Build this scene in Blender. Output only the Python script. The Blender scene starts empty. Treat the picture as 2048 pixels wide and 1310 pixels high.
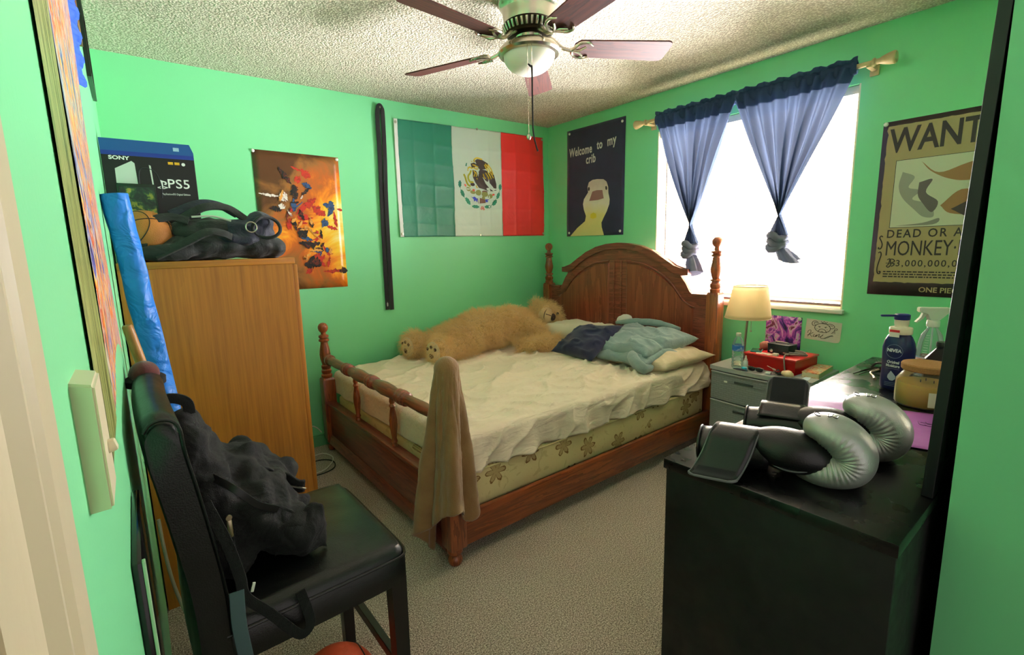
import bpy, bmesh, math, random
from mathutils import Vector, Matrix, Euler, noise
random.seed(7)
SC = bpy.context.scene
COL = SC.collection
PI = math.pi

# ------------------------------------------------------------------ camera
def make_camera():
    yaw, pitch, roll = 0.9235, 0.1585, -0.0287
    cyw, syw, cp, sp = math.cos(yaw), math.sin(yaw), math.cos(pitch), math.sin(pitch)
    f = Vector((cyw*cp, syw*cp, -sp)); r = Vector((syw, -cyw, 0)); u = r.cross(f)
    cr, sr = math.cos(roll), math.sin(roll)
    r2 = cr*r + sr*u; u2 = -sr*r + cr*u
    cam = bpy.data.cameras.new('camera')
    o = bpy.data.objects.new('camera', cam); COL.objects.link(o)
    m = Matrix((r2, u2, -f)).transposed().to_4x4()
    m.translation = Vector((-3.1931, -3.3772, 1.362))
    o.matrix_world = m
    cam.sensor_fit = 'HORIZONTAL'; cam.sensor_width = 36
    cam.lens = 954.8135/2048*36
    cam.shift_x = (1024-996.0)/2048; cam.shift_y = (648.77-655)/2048
    cam.clip_start = 0.01; cam.clip_end = 100
    SC.camera = o
make_camera()

# ------------------------------------------------------------------ light
SC.view_settings.view_transform = 'Standard'
SC.view_settings.look = 'None'
SC.view_settings.gamma = 1.0
SC.view_settings.exposure = 0.6
SC.cycles.use_denoising = True
SC.cycles.max_bounces = 10
SC.cycles.diffuse_bounces = 5
SC.cycles.transparent_max_bounces = 12
SC.cycles.sample_clamp_indirect = 6
w = bpy.data.worlds.new('sky'); SC.world = w; w.use_nodes = True
w.node_tree.nodes['Background'].inputs[0].default_value = (1.0, 0.91, 0.86, 1)
w.node_tree.nodes['Background'].inputs[1].default_value = 0.6
def area(name, loc, direction, sx, sy, power, col):
    l = bpy.data.lights.new(name, 'AREA'); l.shape = 'RECTANGLE'; l.size = sx; l.size_y = sy
    l.energy = power; l.color = col
    o = bpy.data.objects.new(name, l); COL.objects.link(o)
    o.location = loc; o.rotation_euler = Vector(direction).to_track_quat('-Z', 'Y').to_euler()
    return o
# the bright sky outside the window
area('daylight', (0.80, -1.79, 1.30), (-1, 0, -0.08), 2.4, 1.9, 1950, (1.0, 0.88, 0.86))

# ------------------------------------------------------------------ materials
def srgb(h):
    h = h.lstrip('#'); c = [int(h[i:i+2], 16)/255 for i in (0, 2, 4)]
    return tuple((x/12.92 if x <= 0.04045 else ((x+0.055)/1.055)**2.4) for x in c)
class NT:
    """small helper around a node tree"""
    def __init__(s, name):
        s.m = bpy.data.materials.new(name); s.m.use_nodes = True
        s.t = s.m.node_tree; s.t.nodes.clear()
        s.out = s.n('ShaderNodeOutputMaterial')
    def n(s, typ, **kw):
        nd = s.t.nodes.new(typ)
        for k, v in kw.items():
            if k.startswith('i_'): nd.inputs[k[2:].replace('_', ' ')].default_value = v
            else: setattr(nd, k, v)
        return nd
    def l(s, a, b): s.t.links.new(a, b)
    def coord(s, kind='Object', scale=(1, 1, 1), rot=(0, 0, 0), loc=(0, 0, 0)):
        tc = s.n('ShaderNodeTexCoord'); mp = s.n('ShaderNodeMapping')
        mp.inputs['Scale'].default_value = scale; mp.inputs['Rotation'].default_value = rot; mp.inputs['Location'].default_value = loc
        s.l(tc.outputs[kind], mp.inputs['Vector']); return mp.outputs[0]
    def noise(s, vec, scale, detail=4, rough=.55, dist=0):
        nd = s.n('ShaderNodeTexNoise'); nd.inputs['Scale'].default_value = scale
        nd.inputs['Detail'].default_value = detail; nd.inputs['Roughness'].default_value = rough; nd.inputs['Distortion'].default_value = dist
        s.l(vec, nd.inputs['Vector']); return nd.outputs['Fac']
    def ramp(s, fac, stops, interp='LINEAR'):
        nd = s.n('ShaderNodeValToRGB'); nd.color_ramp.interpolation = interp
        e = nd.color_ramp.elements
        while len(e) < len(stops): e.new(0.5)
        for el, (p, c) in zip(e, stops):
            el.position = p; el.color = tuple(c)+(1,) if len(c) == 3 else c
        s.l(fac, nd.inputs[0]); return nd.outputs[0]
    def math(s, op, a, b=None):
        nd = s.n('ShaderNodeMath', operation=op)
        for i, v in enumerate((a, b)):
            if v is None: continue
            if isinstance(v, (int, float)): nd.inputs[i].default_value = v
            else: s.l(v, nd.inputs[i])
        return nd.outputs[0]
    def mix(s, fac, a, b, mode='MIX'):
        nd = s.n('ShaderNodeMix', data_type='RGBA', blend_type=mode)
        for sock, v in ((nd.inputs[0], fac), (nd.inputs[6], a), (nd.inputs[7], b)):
            if isinstance(v, (int, float)): sock.default_value = v
            elif isinstance(v, tuple): sock.default_value = v+(1,) if len(v) == 3 else v
            else: s.l(v, sock)
        return nd.outputs[2]
    def bump(s, h, strength=.3, dist=.01, prev=None):
        nd = s.n('ShaderNodeBump'); nd.inputs['Strength'].default_value = strength; nd.inputs['Distance'].default_value = dist
        s.l(h, nd.inputs['Height'])
        if prev is not None: s.l(prev, nd.inputs['Normal'])
        return nd.outputs[0]
    def bsdf(s, col, rough=.5, metal=0, normal=None, **kw):
        b = s.n('ShaderNodeBsdfPrincipled')
        if isinstance(col, tuple): b.inputs['Base Color'].default_value = col+(1,) if len(col) == 3 else col
        else: s.l(col, b.inputs['Base Color'])
        if isinstance(rough, (int, float)): b.inputs['Roughness'].default_value = rough
        else: s.l(rough, b.inputs['Roughness'])
        b.inputs['Metallic'].default_value = metal
        if normal is not None: s.l(normal, b.inputs['Normal'])
        for k, v in kw.items(): b.inputs[k.replace('_', ' ')].default_value = v
        s.l(b.outputs[0], s.out.inputs[0]); return b
def plain(name, hexc, rough=.5, metal=0, bump=None, var=None, **kw):
    """one colour, a little procedural variation and bump; bump=(scale,strength,dist) var=(scale,hex,amount)"""
    t = NT(name); v = t.coord()
    c = srgb(hexc)
    if var:
        f = t.noise(v, var[0], 5)
        f = t.math('MULTIPLY', f, var[2]); c = t.mix(f, c, srgb(var[1]))
    nm = None
    if bump:
        nm = t.bump(t.noise(v, bump[0], 4), bump[1], bump[2] if len(bump) > 2 else .005)
    t.bsdf(c, rough, metal, nm, **kw)
    return t.m
def wood(name, dark, light, scale=1.0, axis=0, rough=.35, coat=.0, ring=14, ringw=.45):
    """grain runs along axis"""
    t = NT(name)
    sc = [9*scale]*3; sc[axis] = 0.7*scale
    v = t.coord('Object', tuple(sc))
    n1 = t.noise(v, 1.6, 6, .6, .4)
    sc2 = [60*scale]*3; sc2[axis] = 1.8*scale
    v2 = t.coord('Object', tuple(sc2))
    n2 = t.noise(v2, 1.8, 3, .6)
    saw = t.math('FRACT', t.math('MULTIPLY', n1, ring*.5))
    f = t.math('ADD', t.math('MULTIPLY', saw, ringw), t.math('MULTIPLY', n2, .6+(.45-ringw)*1.2))
    c = t.ramp(f, [(0.2, srgb(dark)), (0.8, srgb(light))])
    nm = t.bump(n2, .12, .003)
    t.bsdf(c, rough, 0, nm, Coat_Weight=coat, Coat_Roughness=.15)
    return t.m
def fabric(name, hexc, hex2=None, weave=700, rough=.9, fold=None, sheen=.2, strength=.25):
    t = NT(name); v = t.coord()
    n = t.noise(v, weave, 2); n2 = t.noise(v, 9, 4)
    c = srgb(hexc)
    if hex2: c = t.mix(t.ramp(n2, [(.35, (0, 0, 0)), (.68, (1, 1, 1))]), c, srgb(hex2))
    c = t.mix(t.math('MULTIPLY', n, .35), c, tuple(x*.45 for x in srgb(hexc)))
    nm = t.bump(n, strength, .003)
    if fold: nm = t.bump(t.noise(v, fold[0], 3, .6, .8), fold[1], .02, nm)
    t.bsdf(c, rough, 0, nm, Sheen_Weight=sheen)
    return t.m
def glassy(name, hexc, alpha=.25, rough=.05):
    """thin clear plastic or pane: see-through with a sharp reflection"""
    t = NT(name)
    tr = t.n('ShaderNodeBsdfTransparent'); tr.inputs[0].default_value = tuple(1-(1-x)*.6 for x in srgb(hexc))+(1,)
    p = t.n('ShaderNodeBsdfPrincipled'); p.inputs['Base Color'].default_value = srgb(hexc)+(1,); p.inputs['Roughness'].default_value = rough
    fr = t.n('ShaderNodeFresnel'); fr.inputs[0].default_value = 1.45
    f = t.math('ADD', fr.outputs[0], alpha)
    mx = t.n('ShaderNodeMixShader'); t.l(f, mx.inputs[0]); t.l(tr.outputs[0], mx.inputs[1]); t.l(p.outputs[0], mx.inputs[2])
    t.l(mx.outputs[0], t.out.inputs[0]); return t.m
def cloth_through(name, hexc, trans=.5, weave=500, see=0.0):
    """thin cloth that lets light through"""
    t = NT(name); v = t.coord()
    n = t.noise(v, weave, 2)
    c = t.mix(t.math('MULTIPLY', n, .3), srgb(hexc), tuple(x*.5 for x in srgb(hexc)))
    d = t.n('ShaderNodeBsdfDiffuse'); tl = t.n('ShaderNodeBsdfTranslucent')
    t.l(c, d.inputs[0]); t.l(c, tl.inputs[0])
    mx = t.n('ShaderNodeMixShader'); mx.inputs[0].default_value = trans
    t.l(d.outputs[0], mx.inputs[1]); t.l(tl.outputs[0], mx.inputs[2])
    res = mx.outputs[0]
    if see:
        tr = t.n('ShaderNodeBsdfTransparent'); m2 = t.n('ShaderNodeMixShader'); m2.inputs[0].default_value = see
        t.l(res, m2.inputs[1]); t.l(tr.outputs[0], m2.inputs[2]); res = m2.outputs[0]
    t.l(res, t.out.inputs[0]); return t.m

# ------------------------------------------------------------------ geometry helpers
def V(*a): return Vector(a)
def wmat(o):
    m = o.matrix_basis.copy(); p = o.parent
    while p: m = p.matrix_basis @ m; p = p.parent
    return m
def obj(name, bm, m, parent=None, smooth=True, origin=None, sharp=40):
    """links a bmesh given in world coordinates as ONE mesh object"""
    bmesh.ops.recalc_face_normals(bm, faces=bm.faces)
    me = bpy.data.meshes.new(name)
    o = bpy.data.objects.new(name, me); COL.objects.link(o)
    if parent is not None:
        o.parent = parent; bm.transform(wmat(parent).inverted())
    else:
        if origin is None and bm.verts:
            xs = [v.co for v in bm.verts]
            origin = V((min(p.x for p in xs)+max(p.x for p in xs))/2, (min(p.y for p in xs)+max(p.y for p in xs))/2, min(p.z for p in xs))
        origin = Vector(origin or (0, 0, 0))
        bm.transform(Matrix.Translation(-origin)); o.location = origin
    if smooth:
        for f in bm.faces: f.smooth = True
        a = math.radians(sharp)
        for e in bm.edges:
            if len(e.link_faces) == 2 and e.calc_face_angle(0) > a: e.smooth = False
    bm.to_mesh(me); bm.free()
    for x in (m if isinstance(m, (list, tuple)) else [m]): me.materials.append(x)
    return o
def tag(o, label, cat, group=None, kind=None):
    o['label'] = label; o['category'] = cat
    if group: o['group'] = group
    if kind: o['kind'] = kind
    return o
def thing(name, label, cat, loc=(0, 0, 0), group=None):
    o = bpy.data.objects.new(name, None); COL.objects.link(o); o.location = loc
    o.empty_display_size = .05
    return tag(o, label, cat, group)
def struct(name, bm, m, parent=None, smooth=False):
    o = obj(name, bm, m, parent, smooth)
    if parent is None: o['kind'] = 'structure'
    return o
def BM(): return bmesh.new()
def box(bm, c, s, rot=None, bev=0, seg=2):
    """box at centre c of full size s"""
    r = bmesh.ops.create_cube(bm, size=1)
    vs = r['verts']
    M = Matrix.Diagonal((s[0], s[1], s[2], 1))
    bmesh.ops.transform(bm, matrix=M, verts=vs)
    if bev:
        es = list({e for v in vs for e in v.link_edges})
        k = bmesh.ops.bevel(bm, geom=es, offset=bev, segments=seg, affect='EDGES', profile=.5)
        vs = list({v for f in k['faces'] for v in f.verts} | {v for v in vs if v.is_valid})
        # all verts of this island
        seen = set(vs); st = list(vs)
        while st:
            v = st.pop()
            for e in v.link_edges:
                q = e.other_vert(v)
                if q not in seen: seen.add(q); st.append(q)
        vs = list(seen)
    R = (rot if isinstance(rot, Matrix) else Euler(rot).to_matrix()).to_4x4() if rot is not None else Matrix()
    bmesh.ops.transform(bm, matrix=Matrix.Translation(c) @ R, verts=vs)
    return vs
def bx(bm, x0, x1, y0, y1, z0, z1, bev=0, seg=2):
    return box(bm, ((x0+x1)/2, (y0+y1)/2, (z0+z1)/2), (abs(x1-x0), abs(y1-y0), abs(z1-z0)), None, bev, seg)
def frame_of(d):
    d = Vector(d).normalized()
    a = V(0, 0, 1) if abs(d.z) < .95 else V(1, 0, 0)
    x = a.cross(d).normalized(); y = d.cross(x)
    return Matrix((x, y, d)).transposed()
def lathe(bm, prof, loc=(0, 0, 0), axis=(0, 0, 1), seg=24, cap=True, sx=1, sy=1, R=None):
    """prof: list of (radius, height)"""
    R = R or (Matrix.Identity(3) if Vector(axis) == V(0, 0, 1) else frame_of(axis)); L = Vector(loc)
    rings = []
    for r, h in prof:
        if r < 1e-6: rings.append([bm.verts.new(L + R @ V(0, 0, h))])
        else: rings.append([bm.verts.new(L + R @ V(r*sx*math.cos(2*PI*i/seg), r*sy*math.sin(2*PI*i/seg), h)) for i in range(seg)])
    for a, b in zip(rings, rings[1:]):
        for i in range(seg):
            j = (i+1) % seg
            if len(a) == 1 and len(b) == 1: continue
            if len(a) == 1: bm.faces.new((a[0], b[i], b[j]))
            elif len(b) == 1: bm.faces.new((a[i], a[j], b[0]))
            else: bm.faces.new((a[i], a[j], b[j], b[i]))
    if cap:
        for q in (rings[0], rings[-1]):
            if len(q) > 2: bm.faces.new(q)
    return rings
def smooth_path(pts, n=6):
    pts = [Vector(p) for p in pts]; out = []
    P = [pts[0]*2-pts[1]] + pts + [pts[-1]*2-pts[-2]]
    for i in range(1, len(P)-2):
        a, b, c, d = P[i-1:i+3]
        for k in range(n):
            t = k/n
            out.append(.5*((2*b)+(c-a)*t+(2*a-5*b+4*c-d)*t*t+(3*b-a-3*c+d)*t**3))
    out.append(pts[-1]); return out
def tube(bm, pts, r, seg=8, n=6, closed=False, flat=None, up=None):
    """round or flattened tube along a path; r number or list; flat=(w,h) half sizes for a strap"""
    if n: path = smooth_path(pts, n)
    else: path = [Vector(p) for p in pts]
    N = len(path); rings = []; nrm = None
    for i, p in enumerate(path):
        t = (path[min(i+1, N-1)]-path[max(i-1, 0)])
        if t.length < 1e-9: t = V(0, 0, 1)
        t.normalize()
        if nrm is None:
            a = Vector(up) if up is not None else (V(0, 0, 1) if abs(t.z) < .9 else V(1, 0, 0))
            nrm = (a-a.dot(t)*t).normalized()
        else:
            nrm = (nrm-nrm.dot(t)*t)
            nrm = nrm.normalized() if nrm.length > 1e-6 else frame_of(t).col[0]
        b = t.cross(nrm)
        if isinstance(r, (list, tuple)):
            k = i/(N-1)*(len(r)-1); j = min(int(k), len(r)-2); rr = r[j]+(r[j+1]-r[j])*(k-j)
        else: rr = r
        ring = []
        for s in range(seg):
            an = 2*PI*s/seg
            if flat:
                ca, sa = math.cos(an), math.sin(an)
                e = .35
                ring.append(bm.verts.new(p + b*flat[0]*math.copysign(abs(ca)**e, ca) + nrm*flat[1]*math.copysign(abs(sa)**e, sa)))
            else: ring.append(bm.verts.new(p + (nrm*math.cos(an)+b*math.sin(an))*rr))
        rings.append(ring)
    for a, b in zip(rings, rings[1:]):
        for s in range(seg): bm.faces.new((a[s], a[(s+1) % seg], b[(s+1) % seg], b[s]))
    if closed:
        a, b = rings[-1], rings[0]
    else:
        bm.faces.new(rings[0]); bm.faces.new(rings[-1])
    return rings
def ball(bm, c, r, seg=20, sub=None, rot=None):
    """ellipsoid, r number or 3 radii"""
    rr = (r, r, r) if isinstance(r, (int, float)) else r
    k = bmesh.ops.create_uvsphere(bm, u_segments=seg, v_segments=max(6, seg*2//3), radius=1)
    M = Matrix.Translation(c) @ ((Euler(rot).to_matrix().to_4x4() if not isinstance(rot, Matrix) else rot.to_4x4()) if rot is not None else Matrix()) @ Matrix.Diagonal((*rr, 1))
    bmesh.ops.transform(bm, matrix=M, verts=k['verts']); return k['verts']
def grid(bm, nu, nv, fn, wrap=False):
    vs = [[bm.verts.new(fn(i/nu, j/nv)) for j in range(nv+1)] for i in range(nu + (0 if wrap else 1))]
    for i in range(nu):
        for j in range(nv):
            a, b = vs[i], vs[(i+1) % len(vs)]
            bm.faces.new((a[j], b[j], b[j+1], a[j+1]))
    return vs
def prism(bm, pts, depth, M=None):
    """polygon in local xy extruded along local +z by depth; M places it"""
    M = M or Matrix()
    a = [bm.verts.new(M @ V(p[0], p[1], 0)) for p in pts]; b = [bm.verts.new(M @ V(p[0], p[1], depth)) for p in pts]
    n = len(pts)
    try:
        bm.faces.new(a); bm.faces.new(b[::-1])
    except ValueError: pass
    for i in range(n): bm.faces.new((a[i], a[(i+1) % n], b[(i+1) % n], b[i]))
    return a+b
def ngon_flat(bm, pts, M):
    f = bm.faces.new([bm.verts.new(M @ V(p[0], p[1], 0)) for p in pts]); return f
def place(origin, xdir, ydir):
    """matrix whose local x,y run along xdir,ydir, local z out of the sheet"""
    x = Vector(xdir).normalized(); y = Vector(ydir).normalized(); z = x.cross(y).normalized()
    m = Matrix((x, y, z)).transposed().to_4x4(); m.translation = Vector(origin); return m
def fbm(p, s=1, o=3): return noise.fractal(Vector(p)*s, 1.0, 2.0, o)
def solid(o, t, off=0):
    m = o.modifiers.new('thickness', 'SOLIDIFY'); m.thickness = t; m.offset = off; return o
def subd(o, l=2):
    m = o.modifiers.new('subdivision', 'SUBSURF'); m.levels = l; m.render_levels = l; return o
def remesh(o, vox, smooth=6):
    m = o.modifiers.new('fuse', 'REMESH'); m.mode = 'VOXEL'; m.voxel_size = vox; m.use_smooth_shade = True
    s = o.modifiers.new('smooth', 'SMOOTH'); s.iterations = smooth; s.factor = .5; return o
def displace(o, size, strength, depth=2):
    tx = bpy.data.textures.new('ripple', 'CLOUDS'); tx.noise_scale = size; tx.noise_depth = depth
    m = o.modifiers.new('ripple', 'DISPLACE'); m.texture = tx; m.strength = strength; m.mid_level = .5; m.texture_coords = 'LOCAL'; return o
def words(name, body, size, M, m, parent=None, sx=1.0, extrude=.0004, align='LEFT', bold=0.0, spacing=1.0, shear=0.0):
    """raised lettering from the built-in typeface, as a mesh; M places its baseline start"""
    cu = bpy.data.curves.new(name, 'FONT'); cu.body = body; cu.size = size; cu.extrude = extrude; cu.align_x = align
    cu.offset = bold; cu.space_character = spacing; cu.shear = shear; cu.resolution_u = 3
    t = bpy.data.objects.new(name+'_c', cu); COL.objects.link(t)
    dg = bpy.context.evaluated_depsgraph_get()
    me = bpy.data.meshes.new_from_object(t.evaluated_get(dg))
    bpy.data.objects.remove(t); bpy.data.curves.remove(cu)
    bm = BM(); bm.from_mesh(me); bpy.data.meshes.remove(me)
    bm.transform(M @ Matrix.Diagonal((sx, 1, 1, 1)))
    return obj(name, bm, m, parent, smooth=False)
def copy_tree(o, parent=None):
    c = o.copy(); COL.objects.link(c)
    if parent is not None: c.parent = parent
    for ch in [q for q in bpy.data.objects if q.parent == o]: copy_tree(ch, c)
    return c
def arc(cx, cy, r, a0, a1, n):
    return [(cx+r*math.cos(math.radians(a0+(a1-a0)*i/n)), cy+r*math.sin(math.radians(a0+(a1-a0)*i/n))) for i in range(n+1)]

# ------------------------------------------------------------------ common materials
def wall_paint(name, hexc):
    t = NT(name); v = t.coord('Object')
    n = t.noise(v, 3, 4); c = t.mix(t.math('MULTIPLY', n, .18), srgb(hexc), tuple(x*.86 for x in srgb(hexc)))
    nm = t.bump(t.noise(v, 120, 3), .08, .003)
    t.bsdf(c, .42, 0, nm); return t.m
GREEN = wall_paint('green_wall_paint', '#7edb9e')
TRIMW = plain('cream_trim_paint', '#c2b596', .45, bump=(60, .06))
BLACKPL = plain('black_plastic', '#0c0c0e', .35)
WHITEPL = plain('white_plastic', '#e9e6dc', .35)
PINW = plain('pin_white', '#f3f1ea', .3)
STEEL = plain('brushed_steel', '#b9b4a6', .28, 1)
# ================================================================== THE ROOM
WL = -3.2412      # left wall
H = 2.44
def ceiling_mat():
    t = NT('popcorn_ceiling'); v = t.coord('Object')
    n = t.noise(v, 105, 3, .6); vo = t.n('ShaderNodeTexVoronoi'); vo.inputs['Scale'].default_value = 95; t.l(v, vo.inputs['Vector'])
    h = t.math('ADD', n, t.math('MULTIPLY', vo.outputs['Distance'], -.7))
    c = t.ramp(h, [(.08, srgb('#c4b9a4')), (.34, srgb('#f2e9d8'))])
    t.bsdf(c, .95, 0, t.bump(h, .75, .016)); return t.m
def carpet_mat():
    t = NT('flecked_loop_carpet'); v = t.coord('Object')
    vo = t.n('ShaderNodeTexVoronoi'); vo.inputs['Scale'].default_value = 130; t.l(v, vo.inputs['Vector'])
    n = t.noise(v, 210, 2, .6); big = t.noise(v, 2.2, 3)
    c = t.ramp(n, [(.36, srgb('#6a5e55')), (.5, srgb('#b3a394')), (.66, srgb('#f0e4d6'))])
    c = t.mix(t.math('MULTIPLY', big, .3), c, srgb('#85786c'))
    h = t.math('ADD', vo.outputs['Distance'], n)
    t.bsdf(c, .97, 0, t.bump(h, .55, .010)); return t.m
bm = BM(); bx(bm, -4.35, .12, -5.2, .1, -.1, 0); struct('floor', bm, carpet_mat())
bm = BM(); bx(bm, -4.35, .12, -4.5, .1, H, H+.1); struct('ceiling', bm, ceiling_mat())  # carried on over the unseen hall to cut fill light from behind
bm = BM(); bx(bm, WL-.1, .12, 0, .1, 0, H); struct('wall_back', bm, GREEN)
bm = BM(); bx(bm, WL-.1, WL, -3.17, 0, 0, H); bx(bm, WL-.1, WL, -3.75, -3.17, 2.06, H); struct('wall_left', bm, GREEN)
# window wall with its opening
WY0, WY1, WZ0, WZ1 = -2.412, -1.172, .957, 2.172
bm = BM()
bx(bm, 0, .12, WY1, 0, 0, H); bx(bm, 0, .12, -3.75, WY0, 0, H); bx(bm, 0, .12, WY0, WY1, 0, WZ0); bx(bm, 0, .12, WY0, WY1, WZ1, H)
struct('wall_right', bm, GREEN)
# short return wall on the right, behind the dresser
bm = BM(); bx(bm, -1.85, 0, -4.3, -3.198, 0, H); struct('wall_near', bm, GREEN)
# unseen wall added beyond the doorway, dark, to block light from the left
bm = BM(); bx(bm, -4.35, -4.25, -5.2, -2.6, 0, H); struct('wall_hall_light_block', bm, wall_paint('light_block_paint', '#8f8674'))
# door casing on the left wall, moulded face
bm = BM()
prof = [(-3.082, .0), (-3.082, .0105), (-3.085, .012), (-3.118, .012), (-3.123, .008), (-3.128, .007), (-3.133, .011), (-3.140, .0115), (-3.146, .006), (-3.158, .0055), (-3.19, .0055), (-3.19, 0)]
a = [bm.verts.new((WL+d, y, 0)) for y, d in prof]; b = [bm.verts.new((WL+d, y, 2.06)) for y, d in prof]
for i in range(len(prof)): bm.faces.new((a[i], a[(i+1) % len(prof)], b[(i+1) % len(prof)], b[i]))
bm.faces.new(a); bm.faces.new(b[::-1])
bx(bm, WL-.1, WL+.004, -3.21, -3.17, 0, 2.06)
struct('trim_1', bm, TRIMW)
bm = BM(); bx(bm, WL, .0, -.014, 0, 0, .075, .004); bx(bm, WL, .0, -.01, 0, .075, .085, .003); struct('baseboard_back', bm, plain('green_baseboard', '#66b27c', .45))
bm = BM(); bx(bm, -.014, 0, -3.19, -.014, 0, .075, .004); struct('baseboard_right', bm, plain('green_baseboard_right', '#66b27c', .45))
# window: reveal frame, sash, pane, sill
VINYL = plain('window_vinyl', '#efe6c4', .4)
wf = BM()
fx0, fx1 = .075, .115
for (y0, y1, z0, z1) in ((WY0, WY0+.035, WZ0, WZ1), (WY1-.035, WY1, WZ0, WZ1), (WY0, WY1, WZ0, WZ0+.035), (WY0, WY1, WZ1-.035, WZ1), ((WY0+WY1)/2-.02, (WY0+WY1)/2+.02, WZ0, WZ1)):
    bx(wf, fx0, fx1, y0, y1, z0, z1, .003)
win = struct('window_1', wf, VINYL)
for y0, y1 in ((WY0+.03, (WY0+WY1)/2-.015), ((WY0+WY1)/2+.015, WY1-.03)):
    bm = BM(); bx(bm, .093, .097, y0, y1, WZ0+.03, WZ1-.03); obj('pane', bm, glassy('window_glass', '#f4fbff', .0, .02), win, False)
bm = BM(); bx(bm, -.028, .075, WY0-.012, WY1+.012, WZ0-.022, WZ0+.002, .006); s_ = obj('window_sill', bm, plain('sill_white', '#f4efe2', .35), win)
bm = BM()
for y0, y1 in ((WY0, WY0+.008), (WY1-.008, WY1)): bx(bm, .0, .075, y0, y1, WZ0, WZ1)
obj('window_reveal', bm, VINYL, win, False)

# ================================================================== BLIND, ROD, CURTAINS
bl = thing('window_blind', 'white slatted mini blind hanging inside the window behind the blue curtains', 'blind', (.04, -1.79, WZ0))
SLAT = cloth_through('blind_slat', '#efe6cc', .012, 50)
bm = BM(); nsl = 54
for i in range(nsl):
    z = WZ0+.045 + (WZ1-.05-WZ0-.045)*i/(nsl-1)
    a_ = math.radians(33)
    for k in range(3):
        pass
    p = []
    for q in (-1, -.35, .35, 1):
        p.append((.040+.0125*q*math.cos(a_), z-.0125*q*math.sin(a_)+.0016*(1-q*q)))
    va = [bm.verts.new((x, WY0+.012, zz)) for x, zz in p]; vb = [bm.verts.new((x, WY1-.012, zz)) for x, zz in p]
    for j in range(3): bm.faces.new((va[j], va[j+1], vb[j+1], vb[j]))
obj('slats', bm, SLAT, bl)
bm = BM(); bx(bm, .02, .062, WY0+.008, WY1-.008, WZ1-.045, WZ1-.002, .003); obj('headrail', bm, plain('headrail_grey', '#b9b4a8', .4), bl)
bm = BM(); bx(bm, .028, .054, WY0+.012, WY1-.012, WZ0+.014, WZ0+.03, .004); obj('bottom_rail', bm, plain('bottom_rail_brown', '#8d6f66', .4), bl)
bm = BM()
for y in (WY0+.16, -1.76, -1.82, WY1-.16):
    for x in (.028, .052): tube(bm, [(x, y, WZ0+.03), (x, y, WZ1-.03)], .0011, 5, 0)
obj('ladder_cords', bm, plain('blind_cord', '#cfd2dc', .7), bl)
bm = BM(); tube(bm, [(.012, WY1-.075, WZ1-.05), (.010, WY1-.077, 1.25)], .0042, 8, 0); obj('tilt_wand', bm, plain('wand', '#8f7f74', .3), bl)

ROD = plain('antiqued_cream_rod', '#d9c49c', .45, var=(40, '#a98a5c', .8))
rd = thing('curtain_rod', 'cream curtain rod with turned bell finials above the window', 'curtain rod', (-.08, -1.82, 2.235))
bm = BM(); tube(bm, [(-.085, -1.125, 2.236), (-.085, -2.50, 2.236)], .0125, 14, 0); obj('rod', bm, ROD, rd)
for sgn, y in ((1, -1.12), (-1, -2.488)):
    bm = BM()
    lathe(bm, [(.0125, -.012), (.020, -.008), (.021, 0), (.014, .006), (.013, .018), (.019, .03), (.027, .055), (.031, .075), (.031, .082), (.026, .088), (.0, .09)], (-.085, y, 2.236), (0, sgn, 0), 20)
    obj('finial', bm, ROD, rd)
    bm = BM(); bx(bm, -.1, 0, y-.012-.02*sgn, y+.012-.02*sgn, 2.214, 2.224, .002); bx(bm, -.012, -.0, y-.02-.02*sgn, y+.02-.02*sgn, 2.19, 2.26, .003); obj('bracket', bm, ROD, rd)

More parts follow.
